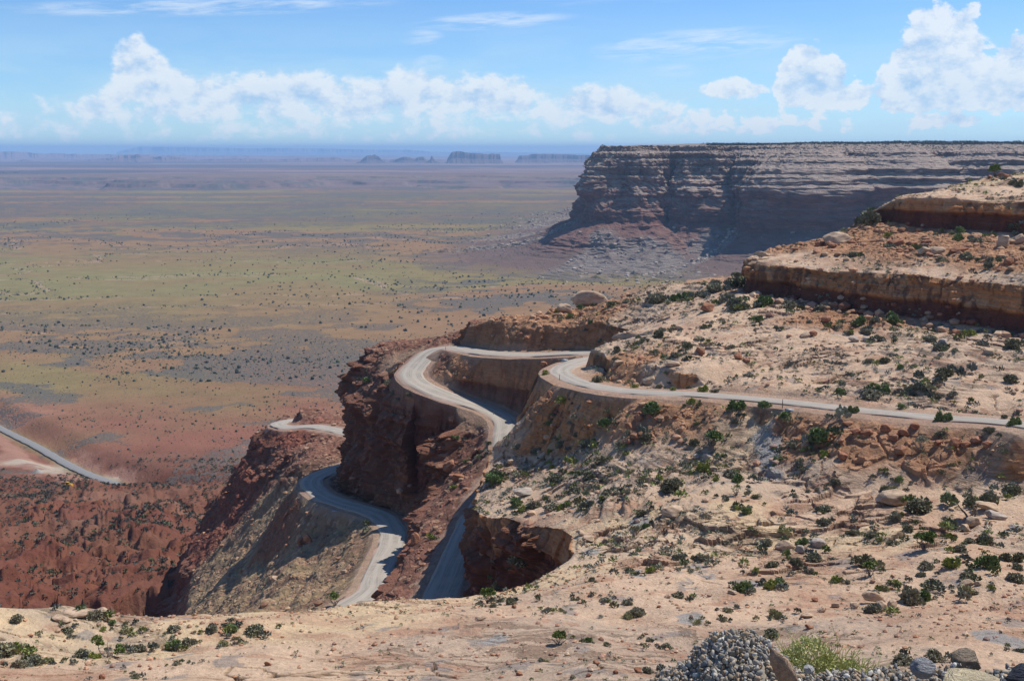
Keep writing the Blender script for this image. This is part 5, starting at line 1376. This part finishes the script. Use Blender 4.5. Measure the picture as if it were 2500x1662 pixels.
ROCKS += R_(600, 780, 2.177, [(520,1350,55,22,'t',0),(1080,800,90,55,'r',0),(1130,860,80,45,'r',0),(1110,540,60,40,'r',0),(900,1190,60,60,'r',0),(330,1190,60,50,'r',0),(290,1200,50,40,'r',0),(150,1390,60,30,'t',0)])
items = []
for i, (u, v, w, hh, c, lab) in enumerate(ROCKS):
    h = place_px(u, v)
    if h is None: continue
    k = h.y * 1.02 / FPX
    o = bpy.data.objects.new('boulder', stone_mesh(c, i % 7)); col.objects.link(o)
    sx, sz = w * k / 2 * 1.12, hh * k / 2 * 1.3
    o.scale = (sx, (sx + sz) / 2 * (.85 + .3 * rng.random()), sz)
    o.location = (h.x, h.y + sx * .45, h.z + sz * .55); o.rotation_euler = ((rng.random() - .5) * .3, (rng.random() - .5) * .35, rng.random() * .8 - .4 + (3.14 if i % 2 else 0))
    o['category'] = 'boulder'; o['group'] = 'loose boulders and blocks'
    if lab: o['label'] = lab
    else: items.append((o, u, v, w, {'t': 'tan', 'r': 'red', 'k': 'grey'}[c]))
assign_labels(items, 'boulder')
print('boulders', len(ROCKS))

# --- uncountable small things: merged clouds of little meshes
def scatter_mesh(name, proto, pos, scale, rot, mats, colr=None, tilt=None, sz=None):
    PVt, PFt = proto; n, k = len(pos), len(PVt)
    c, s = np.cos(rot), np.sin(rot)
    X = PVt[None, :, 0] * c[:, None] - PVt[None, :, 1] * s[:, None]; Y = PVt[None, :, 0] * s[:, None] + PVt[None, :, 1] * c[:, None]
    Z = np.repeat(PVt[None, :, 2], n, 0) * (1 if sz is None else sz[:, None])
    V = np.stack([X, Y, Z], -1) * scale[:, None, None] + pos[:, None, :]
    F = (PFt[None] + (np.arange(n) * k)[:, None, None]).reshape(-1, PFt.shape[1])
    cols = None
    if colr is not None: cols = {'col': np.repeat(colr[:, None, :], k, 1).reshape(-1, 3)}
    return V.reshape(-1, 3), F, cols
def merge(name, parts, mat, label_kind='stuff'):
    V, F, C, b = [], [], [], 0
    for v, f, c in parts:
        if f.shape[1] == 4: f = np.concatenate([f[:, :3], f[:, [0, 2, 3]]])
        V.append(v); F.append(f + b); C.append(c['col']); b += len(v)
    return tag(mesh_obj(name, np.concatenate(V), np.concatenate(F), mat, {'col': np.concatenate(C)}, smooth=False), kind=label_kind)
def vcol_material(name, rough=.9, fine=6.0):
    m = bpy.data.materials.new(name); m.use_nodes = True
    t = NT(m.node_tree); b = t.n['Principled BSDF']
    geo = t.node('ShaderNodeTexCoord').outputs['Object']
    k = t.math('ADD', .75, t.math('MULTIPLY', t.noise(geo, fine, 4, .6), .5))
    t.put(b.inputs['Base Color'], t.mix(1.0, attr(t, 'col'), t.xyz(k, k, k), 'MULTIPLY')); b.inputs['Roughness'].default_value = rough
    b.inputs['Specular IOR Level'].default_value = .15
    return m
MAT_STONES = vcol_material('loose_stone'); MAT_TUFT = vcol_material('small_leaves', .8)

# sample the near ground
tri = GV[GF]; ce = tri.mean(1)
nrmf = np.cross(tri[:, 1] - tri[:, 0], tri[:, 2] - tri[:, 0]); area = np.linalg.norm(nrmf, axis=1) / 2; nz = nrmf[:, 2] / (2 * area + 1e-12)
okf = in_view(ce, 60) & (GA[GF[:, 0], len(CLS)] > .9) & (ce[:, 1] > 14) & (ce[:, 1] < 470)
Wf = GA[GF[:, 0], :len(CLS)]
def sample(n, dens, bias=1.0):
    w = area * okf * dens
    w = w / w.sum()
    k = rng.choice(len(GF), n, p=w)
    a, b = rng.random(n), rng.random(n); s = a + b > 1; a[s], b[s] = 1 - a[s], 1 - b[s]
    t = tri[k]; return t[:, 0] + (t[:, 1] - t[:, 0]) * a[:, None] + (t[:, 2] - t[:, 0]) * b[:, None], k
tanf = Wf[:, 0] + Wf[:, 1]
clus = sstep(fbm(ce / 8, 3, 600), -.12, .25)
def stones(n, dens, smin, smax, cset, flatt=.7):
    p, k = sample(n, dens)
    parts = []
    s = smin + (smax - smin) * rng.random(n) ** 3
    base = GC[GF[k, 0]]
    for q in range(5):
        m = rng.integers(0, 5, n) == q if q else np.ones(n, bool)
        m = (np.arange(n) % 5) == q
        c = np.array(cset)[rng.integers(0, len(cset), m.sum())] * (.7 + .6 * rng.random(m.sum()))[:, None]
        c = c * .6 + base[m] * .4
        pr = (stone_shape(I1[0], 700 + q, 7, .05), I1[1])
        parts.append(scatter_mesh('', pr, p[m] + np.array([0, 0, 1]) * (s[m] * .25)[:, None], s[m], rng.random(m.sum()) * 6.28, None, c, sz=flatt * (.6 + .6 * rng.random(m.sum()))))
    return parts
flatg = sstep(nz, .35, .75)
parts = stones(5200, flatg * (Wf[:, 2] * 1.6 + Wf[:, 3] * .8 + Wf[:, 5] * .5 + Wf[:, 4] * .35) * (.25 + clus), .16, 1.15, [(.40, .22, .14), (.30, .15, .10), (.46, .31, .2), (.26, .12, .08)])
parts += stones(3600, flatg * tanf * (ce[:, 1] < 112) * (.25 + clus), .04, .26, [(.36, .14, .075), (.40, .19, .11), (.28, .14, .1), (.5, .36, .25)])
parts += stones(2200, flatg * tanf * (ce[:, 1] >= 112) * (.02 + clus ** 3), .07, .55, [(.42, .24, .15), (.50, .35, .24), (.36, .2, .13)])
foot = np.array(L1T); fd = np.min([np.hypot(ce[:, 0] - a[0] - t_ * (b[0] - a[0]), ce[:, 1] - a[1] - t_ * (b[1] - a[1])) for a, b in zip(foot[:-1], foot[1:]) for t_ in (0, .25, .5, .75)], axis=0)
parts += stones(260, flatg * sstep(fd, 7, 2) * (clus + .1), .25, 1.5, [(.38, .22, .14), (.26, .12, .08), (.5, .36, .24)])
merge('loose_stones', parts, MAT_STONES)

def tuft(seed, n, kind):
    r = np.random.default_rng(seed)
    lob = [(r.normal() * .2, r.normal() * .2, .22, .3, .34) for _ in range(3)]
    V, F = leaves(n, lob, .17, r, .4)
    return np.array(V), np.array(F)
GREENS = np.array([(.22, .235, .20), (.16, .175, .14), (.25, .255, .19), (.25, .28, .10), (.31, .29, .17), (.18, .21, .11)])
def tufts(n, dens, smin, smax, pal, leavesn=26):
    p, k = sample(n, dens); s = smin + (smax - smin) * rng.random(n) ** 2.2
    out = []
    for q in range(5):
        m = (np.arange(n) % 5) == q
        c = GREENS[np.array(pal)[rng.integers(0, len(pal), m.sum())]] * (.75 + .5 * rng.random(m.sum()))[:, None]
        out.append(scatter_mesh('', tuft(800 + q, leavesn, 0), p[m], s[m], rng.random(m.sum()) * 6.28, None, c, sz=.7 + .5 * rng.random(m.sum())))
    return out
clus2 = sstep(fbm(ce / 14, 3, 610), -.05, .2) ** 2
parts = tufts(4200, flatg * tanf * (ce[:, 1] > 95) * (.04 + clus2 + .8 * FD['lm'][GF[:, 0]] * clus2), .25, 1.15, [0, 1, 2, 5, 3, 0], 34)
parts += tufts(700, flatg * tanf * (ce[:, 1] < 95) * (.25 + clus2), .12, .42, [0, 2, 4, 5], 34)
parts += tufts(2600, flatg * Wf[:, 2] * (.25 + clus2), .22, .85, [0, 2, 3, 5, 4])
parts += tufts(2300, flatg * (Wf[:, 4] * 1.5 + Wf[:, 3] * .6 + Wf[:, 6]) * (.3 + clus2), .22, .8, [0, 2, 4, 5, 1])
parts += tufts(500, flatg * Wf[:, 5], .3, .9, [0, 1, 5])
# green fringe beside the road
parts += tufts(420, flatg * sstep(GA[GF[:, 0], len(CLS)], 3.4, 1.5), .2, .6, [3, 3, 4, 2])
sp = np.array([o.location[:] for o, *_ in SHRUB_ITEMS]); ss = np.array([o.scale[0] for o, *_ in SHRUB_ITEMS]); kk = rng.integers(0, len(sp), 900)
cand = sp[kk] + rng.normal(size=(900, 3)) * np.array([.75, .75, 0]) * ss[kk, None]
hit = [NB.ray_cast(Vector((a[0], a[1], a[2] + 3)), Vector((0, 0, -1)), 8)[0] for a in cand]
ok_ = np.array([h_ is not None for h_ in hit]); hp = np.array([h_[:] for h_ in hit if h_ is not None]); hs = (ss[kk] * (.25 + .35 * rng.random(900)))[ok_]
farr = road_dist(hp) > .3; hp, hs = hp[farr], hs[farr]
for q in range(5):
    m = np.arange(len(hp)) % 5 == q
    c = GREENS[rng.integers(0, 6, m.sum())] * (.6 + .5 * rng.random(m.sum()))[:, None]
    parts.append(scatter_mesh('', tuft(820 + q, 60, 0), hp[m], hs[m], rng.random(m.sum()) * 6.28, None, c, sz=.7 + .5 * rng.random(m.sum())))
merge('ground_cover', parts, MAT_TUFT)

# brush on the red foothills and the plain: sample the valley sheet
VT = PVV[PF]; vc = VT.mean(1)
va = np.linalg.norm(np.cross(VT[:, 1] - VT[:, 0], VT[:, 2] - VT[:, 0]), axis=1)
vu, vv_, _ = project(vc)
vok = (vu > -30) & (vu < 2530) & (vv_ < 1560)
def vsample(n, dens):
    w = va * vok * dens; w = w / w.sum(); k = rng.choice(len(PF), n, p=w)
    a, b = rng.random(n)[:, None], rng.random(n)[:, None]; t = VT[k]
    return (t[:, 0] * (1 - a) + t[:, 1] * a) * (1 - b) + (t[:, 3] * (1 - a) + t[:, 2] * a) * b, k
def vbrush(n, dens, smin, smax, pal, power=2.5, nl=14):
    p, k = vsample(n, dens); s = smin + (smax - smin) * rng.random(n) ** power; out = []
    for q in range(4):
        m = (np.arange(n) % 4) == q
        c = GREENS[np.array(pal)[rng.integers(0, len(pal), m.sum())]] * (.35 + .35 * rng.random(m.sum()))[:, None]
        if nl < 15: V, F = stone_shape(I1[0], 850 + q, 3, .12) * np.array([.62, .62, .55]) + np.array([0, 0, .25]), I1[1]
        else: V, F = tuft(900 + q, nl, 0)
        out.append(scatter_mesh('', (V, F), p[m], s[m], rng.random(m.sum()) * 6.28, None, c, sz=.8 + .5 * rng.random(m.sum())))
    return out
vy = vc[:, 1]; vwn = WNEAR[PF[:, 0]]; vfl = FLAT[PF[:, 0]]
cl3 = sstep(fbm(vc / 90, 3, 620), -.1, .2)
parts = vbrush(11000, (vy < 900) * (vy > 330) * (1 - vfl) * (.4 + cl3) * (vc[:, 0] < -40), .8, 3.6, [0, 1, 5, 2], 2.6, 30)
parts += vbrush(9000, (vy >= 850) * (vy < 1700) * (1 - vfl) * (.3 + cl3), .7, 2.6, [1, 0, 5], 4.0, 12)
cl4 = sstep(fbm(vc / 260, 3, 630), .02, .25)
parts += vbrush(9000, (vy > 1300) * (vy < 5200) * (.04 + cl4 * .5 + vwn * 7.0) / vy * 1000, 1.2, 5.4, [1, 5, 1], 4.0, 14)
mdens = np.exp(-((vc[:, 0] - 400) / 650) ** 2) * (vy > 1700) * (vy < 3600)
parts += vbrush(4200, mdens, 1.5, 5.6, [1, 5, 1], 2.2, 14)
merge('valley_brush', parts, MAT_TUFT)

# brush and junipers on the far mesa, boulders on its scree
mu, mv, _ = project(MV); mok = (mu > 1100) & (mu < 2560) & (MN[:, 2] > .45)
w = mok * (.25 + (MO < 0) * 0 + sstep(fbm(MV / 60, 3, 640), -.1, .2)) * (MO > -20); w = w / w.sum()
k = rng.choice(len(MV), 9000, p=w); p = MV[k]; s = 1.6 + 5.2 * rng.random(9000) ** 2.4; parts = []
for q in range(4):
    m = np.arange(9000) % 4 == q
    parts.append(scatter_mesh('', tuft(900 + q, 12, 0), p[m], s[m], rng.random(m.sum()) * 6.28, None, GREENS[[1] * m.sum()] * (.35 + .4 * rng.random(m.sum()))[:, None]))
merge('juniper_scrub', parts, MAT_TUFT)
mo = (MO <= 6) & (MO > -520) & (mu > 1730) & (mu < 2600); w = (mo * np.where(MO < -120, 4.0, 1.0)).astype(float); w /= w.sum()
k = rng.choice(len(MV), 3600, p=w); p = MV[k] + rng.normal(size=(3600, 3)) * np.array([8, 14, 0]); s = 5 + 5.5 * rng.random(3600); parts = []
for q in range(4):
    m = np.arange(3600) % 4 == q
    parts.append(scatter_mesh('', tuft(900 + q, 16, 0), p[m], s[m], rng.random(m.sum()) * 6.28, None, GREENS[[1] * m.sum()] * (.3 + .3 * rng.random(m.sum()))[:, None]))
merge('juniper_forest', parts, MAT_TUFT)
w = (mu > 1150) * (mu < 2300) * MTAL * (MSCREE * 1.0 + .05) * (MV[:, 2] > -296); w = w / w.sum()
k = rng.choice(len(MV), 4200, p=w); p = MV[k]; s = 1.3 + 6.0 * rng.random(4200) ** 4
pr = (stone_shape(I1[0], 777, 7, .05), I1[1])
merge('scree_boulders', [scatter_mesh('', pr, p + np.array([0, 0, 1]) * (s * .3)[:, None], s, rng.random(4200) * 6.28, None, np.array([(.42, .35, .29)]) * (.7 + .5 * rng.random(4200))[:, None], sz=.6 + .4 * rng.random(4200))], MAT_STONES)

# ------------------------------------------------------------------ gravel heap at the viewer's feet
import bmesh
def berm_top(u):
    pts = [(1300, 1760), (1480, 1700), (1570, 1664), (1640, 1632), (1690, 1600), (1716, 1566), (1745, 1545), (1790, 1537), (1850, 1540), (1882, 1562), (1915, 1596), (1960, 1632), (2010, 1642), (2100, 1628), (2200, 1630), (2300, 1640), (2360, 1622), (2430, 1640), (2500, 1628), (2620, 1610), (2800, 1600)]
    return np.interp(u, [p[0] for p in pts], [p[1] for p in pts])
YB = 3.7
uu = np.linspace(1250, 2850, 420); yo = np.linspace(-1.6, 1.1, 90)
Ux, Yo = np.meshgrid(uu, yo)
ztop = -np.array([slope(v) for v in berm_top(uu)])[None, :] * YB - .02
gx = (Ux - 1250) / FPX * YB * 1.05 * (1 + 0 * Yo)
gz = ztop - np.where(Yo > 0, 1.25 * Yo ** 1.15, .42 * np.abs(Yo) ** 1.2)
gp = np.stack([gx, YB + Yo, gz], -1).reshape(-1, 3)
gp[:, 2] += fbm(gp / .16, 4, 700) * .035
MAT_GRIT = vcol_material('grit', .9, 60)
gc = np.array([[.30, .26, .21]]) * (1 + .3 * fbm(gp / .03, 2, 701))[:, None]
heap_parts = [(gp, grid_faces(len(yo), len(uu)), {'col': gc})]
tag(mesh_obj('gravel_berm', gp, grid_faces(len(yo), len(uu))[:, ::-1], MAT_GRIT, {'col': gc}), kind='structure')
# rounded pebbles, several layers over the heap
PEB = np.array([(.38, .34, .28), (.29, .27, .24), (.44, .40, .33), (.24, .20, .15), (.42, .31, .20), (.60, .56, .49), (.36, .26, .17), (.19, .185, .18), (.33, .29, .24)])
n = 40000
w_ = np.where((np.abs(gp[:, 1] - YB) < 1.3), 1.0, .1) * (gp[:, 0] > .25) * np.where((gp[:, 1] - YB > -.75) & (gp[:, 1] - YB < .3), 4, 1); w_ = w_ / w_.sum()
k = rng.choice(len(gp), n, p=w_); p = gp[k] + rng.normal(size=(n, 3)) * np.array([.004, .012, .006])
s = .004 + .0092 * rng.random(n) ** 2.4
I2 = icosphere(2); parts = []
for q in range(6):
    m = np.arange(n) % 6 == q
    r_ = np.random.default_rng(40 + q); V = stone_shape(I2[0], 900 + q, 5, .05) * np.array([1.25, .95, .7])
    A_ = np.array(Matrix.Rotation(r_.random() * 3, 3, 'X') @ Matrix.Rotation(r_.random() * 3, 3, 'Y')); V = V @ A_.T
    c = PEB[rng.integers(0, len(PEB), m.sum())] * (.75 + .4 * rng.random(m.sum()))[:, None]
    parts.append(scatter_mesh('', (V, I2[1]), p[m] + np.array([0, 0, .006]), s[m], rng.random(m.sum()) * 6.28, None, c))
MAT_PEB = vcol_material('pebble', .8, 90)
gob = merge('gravel', parts, MAT_PEB)
for pl in gob.data.polygons[:0]: pass
gob.data.polygons.foreach_set('use_smooth', np.ones(len(gob.data.polygons), bool))

def rock_at(name, label, cat, u, v, D, size, rot, seed, c, c2, cuts=8):
    o = mesh_obj(name, stone_shape(I3[0], seed, cuts, .04), I3[1], stone_material(name + '_stone', c, c2))
    o.location = P(u, v, D=D); o.scale = size; o.rotation_euler = rot
    return tag(o, label, cat)
rock_at('leaning_rock', 'long flat tan rock leaning upright against the gravel heap', 'rock', 1908, 1628, 3.45, (.040, .03, .105), (.1, -.52, .2), 31, (.40, .27, .19), (.60, .42, .29))
rock_at('rounded_stone', 'smooth rounded grey stone sitting on the gravel', 'stone', 2253, 1630, 3.5, (.042, .04, .034), (0, .1, .4), 32, (.34, .34, .35), (.44, .44, .46), 2)
rock_at('pale_slab', 'pale yellow rounded slab half buried in the gravel at bottom right', 'rock', 2370, 1668, 3.3, (.12, .09, .028), (0, .05, .1), 33, (.58, .48, .30), (.70, .58, .38), 3)
rock_at('pebbly_lump', 'knobbly brown lump of cemented pebbles on the gravel ridge', 'rock', 2360, 1612, 3.75, (.065, .05, .045), (0, .1, .3), 34, (.24, .18, .13), (.42, .34, .26), 12)
rock_at('dark_stone', 'dark blue-grey lump painted as the shadow at the right end of the gravel', 'stone', 2500, 1648, 3.4, (.10, .06, .035), (0, .05, .3), 35, (.03, .035, .05), (.07, .08, .11), 6)  # near-black lump added in place of the blue shadow on the gravel
rock_at('white_stone', 'small white angular stone on the gravel beside the bush', 'stone', 1975, 1632, 3.6, (.020, .018, .016), (0, .3, .8), 36, (.62, .61, .58), (.75, .74, .7), 7)

# yellow-green bush just behind the gravel
root = empty('yellow_green_bush', (P(2010, 1590, D=4.6)[0], 4.6, -2.50))
tag(root, 'soft yellow-green wispy bush just behind the gravel heap', 'bush')
r = np.random.default_rng(77); V, F = [], []
for i in range(340):
    a = r.random() * 6.28; q = r.random() ** .5
    base = np.array([math.cos(a) * q * .17, math.sin(a) * q * .10, 0])
    d = np.array([math.cos(a) * q * .8, math.sin(a) * q * .6, 1.1 - .45 * q])
    pp, rd = twisted(r, base, d, (.37 - .15 * q) * (.7 + .4 * r.random()), .0018, 5, .22)
    tube(V, F, pp, [.0016] * 6, 3)
    for j in range(2, 6):
        q2, _ = twisted(r, pp[j], d + r.normal(size=3) * .8, .05, .001, 2, .4); tube(V, F, q2, [.0014] * 3, 3)
mesh_obj('stems', np.array(V), np.array(F), leaf_material('wispy_stems', (.30, .33, .08), (.46, .46, .17)), parent=root)
lob = [(-.13 + .08 * i, .03 * math.sin(i * 2), .2 + .05 * math.sin(i * 1.7), .10, .11) for i in range(4)]
V, F = leaves(3200, lob, .0075, r, .5)
mesh_obj('sprigs', np.array(V), np.array(F), leaf_material('wispy_leaves', (.36, .38, .12), (.56, .55, .25)), parent=root, smooth=False)

# ------------------------------------------------------------------ roadside things
def boxm(V, F, c, s, rz=0.0, ry=0.0):
    b = len(V); M = Matrix.Rotation(rz, 3, 'Z') @ Matrix.Rotation(ry, 3, 'Y')
    for dz in (-1, 1):
        for dx, dy in ((-1, -1), (1, -1), (1, 1), (-1, 1)):
            q = M @ Vector((dx * s[0] / 2, dy * s[1] / 2, dz * s[2] / 2)); V.append((c[0] + q.x, c[1] + q.y, c[2] + q.z))
    F += [(b, b + 3, b + 2, b + 1), (b + 4, b + 5, b + 6, b + 7)] + [(b + i, b + (i + 1) % 4, b + 4 + (i + 1) % 4, b + 4 + i) for i in range(4)]
M_POST = plain_material('post_brown', (.16, .12, .09), .8); M_WHITE = plain_material('reflector_white', (.75, .75, .72), .5, var=.1)
M_STEEL = plain_material('galvanised_steel', (.30, .35, .39), .6, .3, .2); M_RUBBER = plain_material('tyre_rubber', (.03, .03, .03), .8)
POSTS = [(1910, 997, 1.3, 'slim delineator post beside the upper road above the culvert pipe'), (1366, 928, 1.1, 'delineator post on the outside of the upper road bend'), (1205, 1014, 1.1, 'delineator post at the outer edge where the loop turns back'), (1088, 854, 1.0, 'delineator post at the far left end of the upper loop'),
         (843, 1240, 1.0, 'delineator post on the outer edge of the lower bend'), (897, 1290, 1.0, 'delineator post where the lower road comes back into sunlight'), (1033, 1388, 1.0, 'delineator post on the left edge of the straight road leg'),]
for (u, v, hgt, lab) in POSTS:
    h = place_px(u, v)
    if h is None: continue
    e = empty('delineator_post', h); tag(e, lab, 'road post', 'posts along the gravel road')
    V, F = [], []; boxm(V, F, (0, 0, hgt / 2 - .1), (.10, .05, hgt + .2)); boxm(V, F, (0, 0, hgt + .015), (.07, .04, .03)); mesh_obj('post', V, F, M_POST, parent=e, smooth=False)
    V, F = [], []; boxm(V, F, (0, -.03, hgt - .16), (.085, .012, .16)); mesh_obj('reflector', V, F, M_WHITE, parent=e, smooth=False)
def pipe(label, u, v, L, r0, rz, ry=.12):
    h = place_px(u, v); V, F = [], []
    k = 20; b = []
    for (xx, rr) in ((-L / 2, r0), (L / 2, r0), (L / 2, r0 * .86), (-L / 2, r0 * .86)):
        for j in range(k):
            a = 6.2832 * j / k; q = Matrix.Rotation(rz, 3, 'Z') @ Matrix.Rotation(ry, 3, 'Y') @ Vector((xx, math.cos(a) * rr, math.sin(a) * rr)); V.append((q.x, q.y, q.z + r0 * .7))
    for s_ in range(4):
        for j in range(k): F.append((s_ * k + j, s_ * k + (j + 1) % k, ((s_ + 1) % 4) * k + (j + 1) % k, ((s_ + 1) % 4) * k + j))
    o = mesh_obj('culvert_pipe', V, F, M_STEEL); o.location = h
    return tag(o, label, 'drain pipe')
pipe('blue-grey corrugated culvert pipe sticking out below the upper road', 1927, 1004, 1.2, .22, .1)
pipe('pale culvert pipe end beside the road above the loop', 1378, 882, 1.5, .28, .2)
pipe('white drain pipe jutting from the talus under the lower bend', 822, 1249, 2.4, .22, .15)

# ------------------------------------------------------------------ valley road works
VB = BVHTree.FromPolygons(*(lambda k: (lambda u_: (PVV[u_[0]].tolist(), u_[1].reshape(-1, 4).tolist()))(np.unique(PF[k], return_inverse=True)))((vc[:, 1] < 1300) & (vc[:, 1] > 600) & (vc[:, 0] < 0)))
def vplace(u, v): return ray(VB, u, v)
h = vplace(92, 1154)
V0 = icosphere(4)[0]; c_ = V0[V0[:, 2] > -.2]
hv = V0.copy(); rr = np.hypot(hv[:, 0], hv[:, 1]); hv[:, 2] = np.where(hv[:, 2] > 0, (1 - rr) * .85 + .06, -.05)
hv *= np.array([4.6, 4.0, 4.2]); hv += (fbm(hv / .8, 3, 710) * .35)[:, None]
o = mesh_obj('gravel_stockpile', hv, I3[1], plain_material('stockpile_gravel', (.30, .275, .235), .9, var=.5, scale=1.5)); o.location = h
tag(o, 'cone-shaped grey gravel stockpile on the pale pad beside the valley road', 'gravel pile')
def loader(u, v, rz):
    h = vplace(u, v); e = empty('wheel_loader', (h.x, h.y, h.z + .15), rz); e.scale = (1.15,) * 3
    tag(e, 'yellow wheel loader parked at the edge of the pale gravel pad', 'wheel loader')
    Y = plain_material('machine_yellow', (.62, .36, .04), .5, var=.25, scale=1.0); K = plain_material('dark_glass', (.03, .035, .04), .15, var=.1); G = plain_material('dirty_steel', (.18, .15, .13), .7)
    def part(name, boxes, mat, par=e):
        V, F = [], []
        for b in boxes: boxm(V, F, *b)
        o = mesh_obj(name, V, F, mat, smooth=False, parent=par)
        bv = o.modifiers.new('b', 'BEVEL'); bv.width = .06; bv.segments = 2
        return o
    part('engine_body', [((-1.9, 0, 1.75), (2.4, 1.7, 1.3)), ((-3.0, 0, 1.25), (.5, 2.0, .9)), ((.7, 0, 1.2), (2.0, 1.2, .8)), ((-1.9, 0, 2.45), (1.6, 1.1, .15))], Y)
    cab = part('cab', [((-.35, 0, 1.6), (1.5, 1.5, .6)), ((-.35, 0, 3.32), (1.7, 1.65, .14)), ((-1.02, .68, 2.6), (.12, .12, 1.4)), ((-1.02, -.68, 2.6), (.12, .12, 1.4)), ((.32, .68, 2.6), (.12, .12, 1.4)), ((.32, -.68, 2.6), (.12, .12, 1.4))], Y)
    part('window', [((-.35, 0, 2.6), (1.3, 1.35, 1.35))], K, cab)
    part('lift_arm', [((2.2, .5, 1.35), (2.4, .2, .35), 0, .25), ((2.2, -.5, 1.35), (2.4, .2, .35), 0, .25)], Y)
    part('bucket', [((3.5, 0, .45), (.12, 2.8, 1.1), 0, .3), ((3.9, 0, .08), (1.0, 2.8, .12)), ((3.8, 1.36, .4), (.9, .08, .8)), ((3.8, -1.36, .4), (.9, .08, .8))], G)
    for x_ in (-1.7, 1.5):
        for y_ in (-1.05, 1.05):
            V, F = [], []; k = 22
            prof = [(-.28, .45), (-.28, .66), (-.2, .76), (.2, .76), (.28, .66), (.28, .45)]
            for (a_, r_) in prof:
                for j in range(k): an = 6.2832 * j / k; V.append((x_ + math.cos(an) * r_, y_ + a_, .76 + math.sin(an) * r_))
            for i in range(len(prof) - 1):
                for j in range(k): F.append((i * k + j, i * k + (j + 1) % k, (i + 1) * k + (j + 1) % k, (i + 1) * k + j))
            wh = mesh_obj('wheel', V, F, M_RUBBER, parent=e)
            V, F = [], []
            for a_ in (-.24, .24):
                V.append((x_, y_ + a_ * .8, .76))
                for j in range(k): an = 6.2832 * j / k; V.append((x_ + math.cos(an) * .45, y_ + a_, .76 + math.sin(an) * .45))
            for s_ in (0, k + 1):
                for j in range(k): F.append((s_, s_ + 1 + j, s_ + 1 + (j + 1) % k))
            mesh_obj('rim', V, F, Y, parent=wh)
loader(165, 1190, 2.9)
for (u, v, lab) in ((87, 1103, 'dark roadside post beside the paved valley road at left'), (298, 1196, 'short post beside the paved valley road where it nears the red hills')):
    h = vplace(u, v); e = empty('road_post', h); tag(e, lab, 'road post')
    V, F = [], []; boxm(V, F, (0, 0, .9), (.22, .15, 2.1)); mesh_obj('post', V, F, M_POST, parent=e, smooth=False)
    V, F = [], []; boxm(V, F, (0, -.1, 1.7), (.5, .04, .5)); mesh_obj('marker_plate', V, F, M_POST, parent=e, smooth=False)
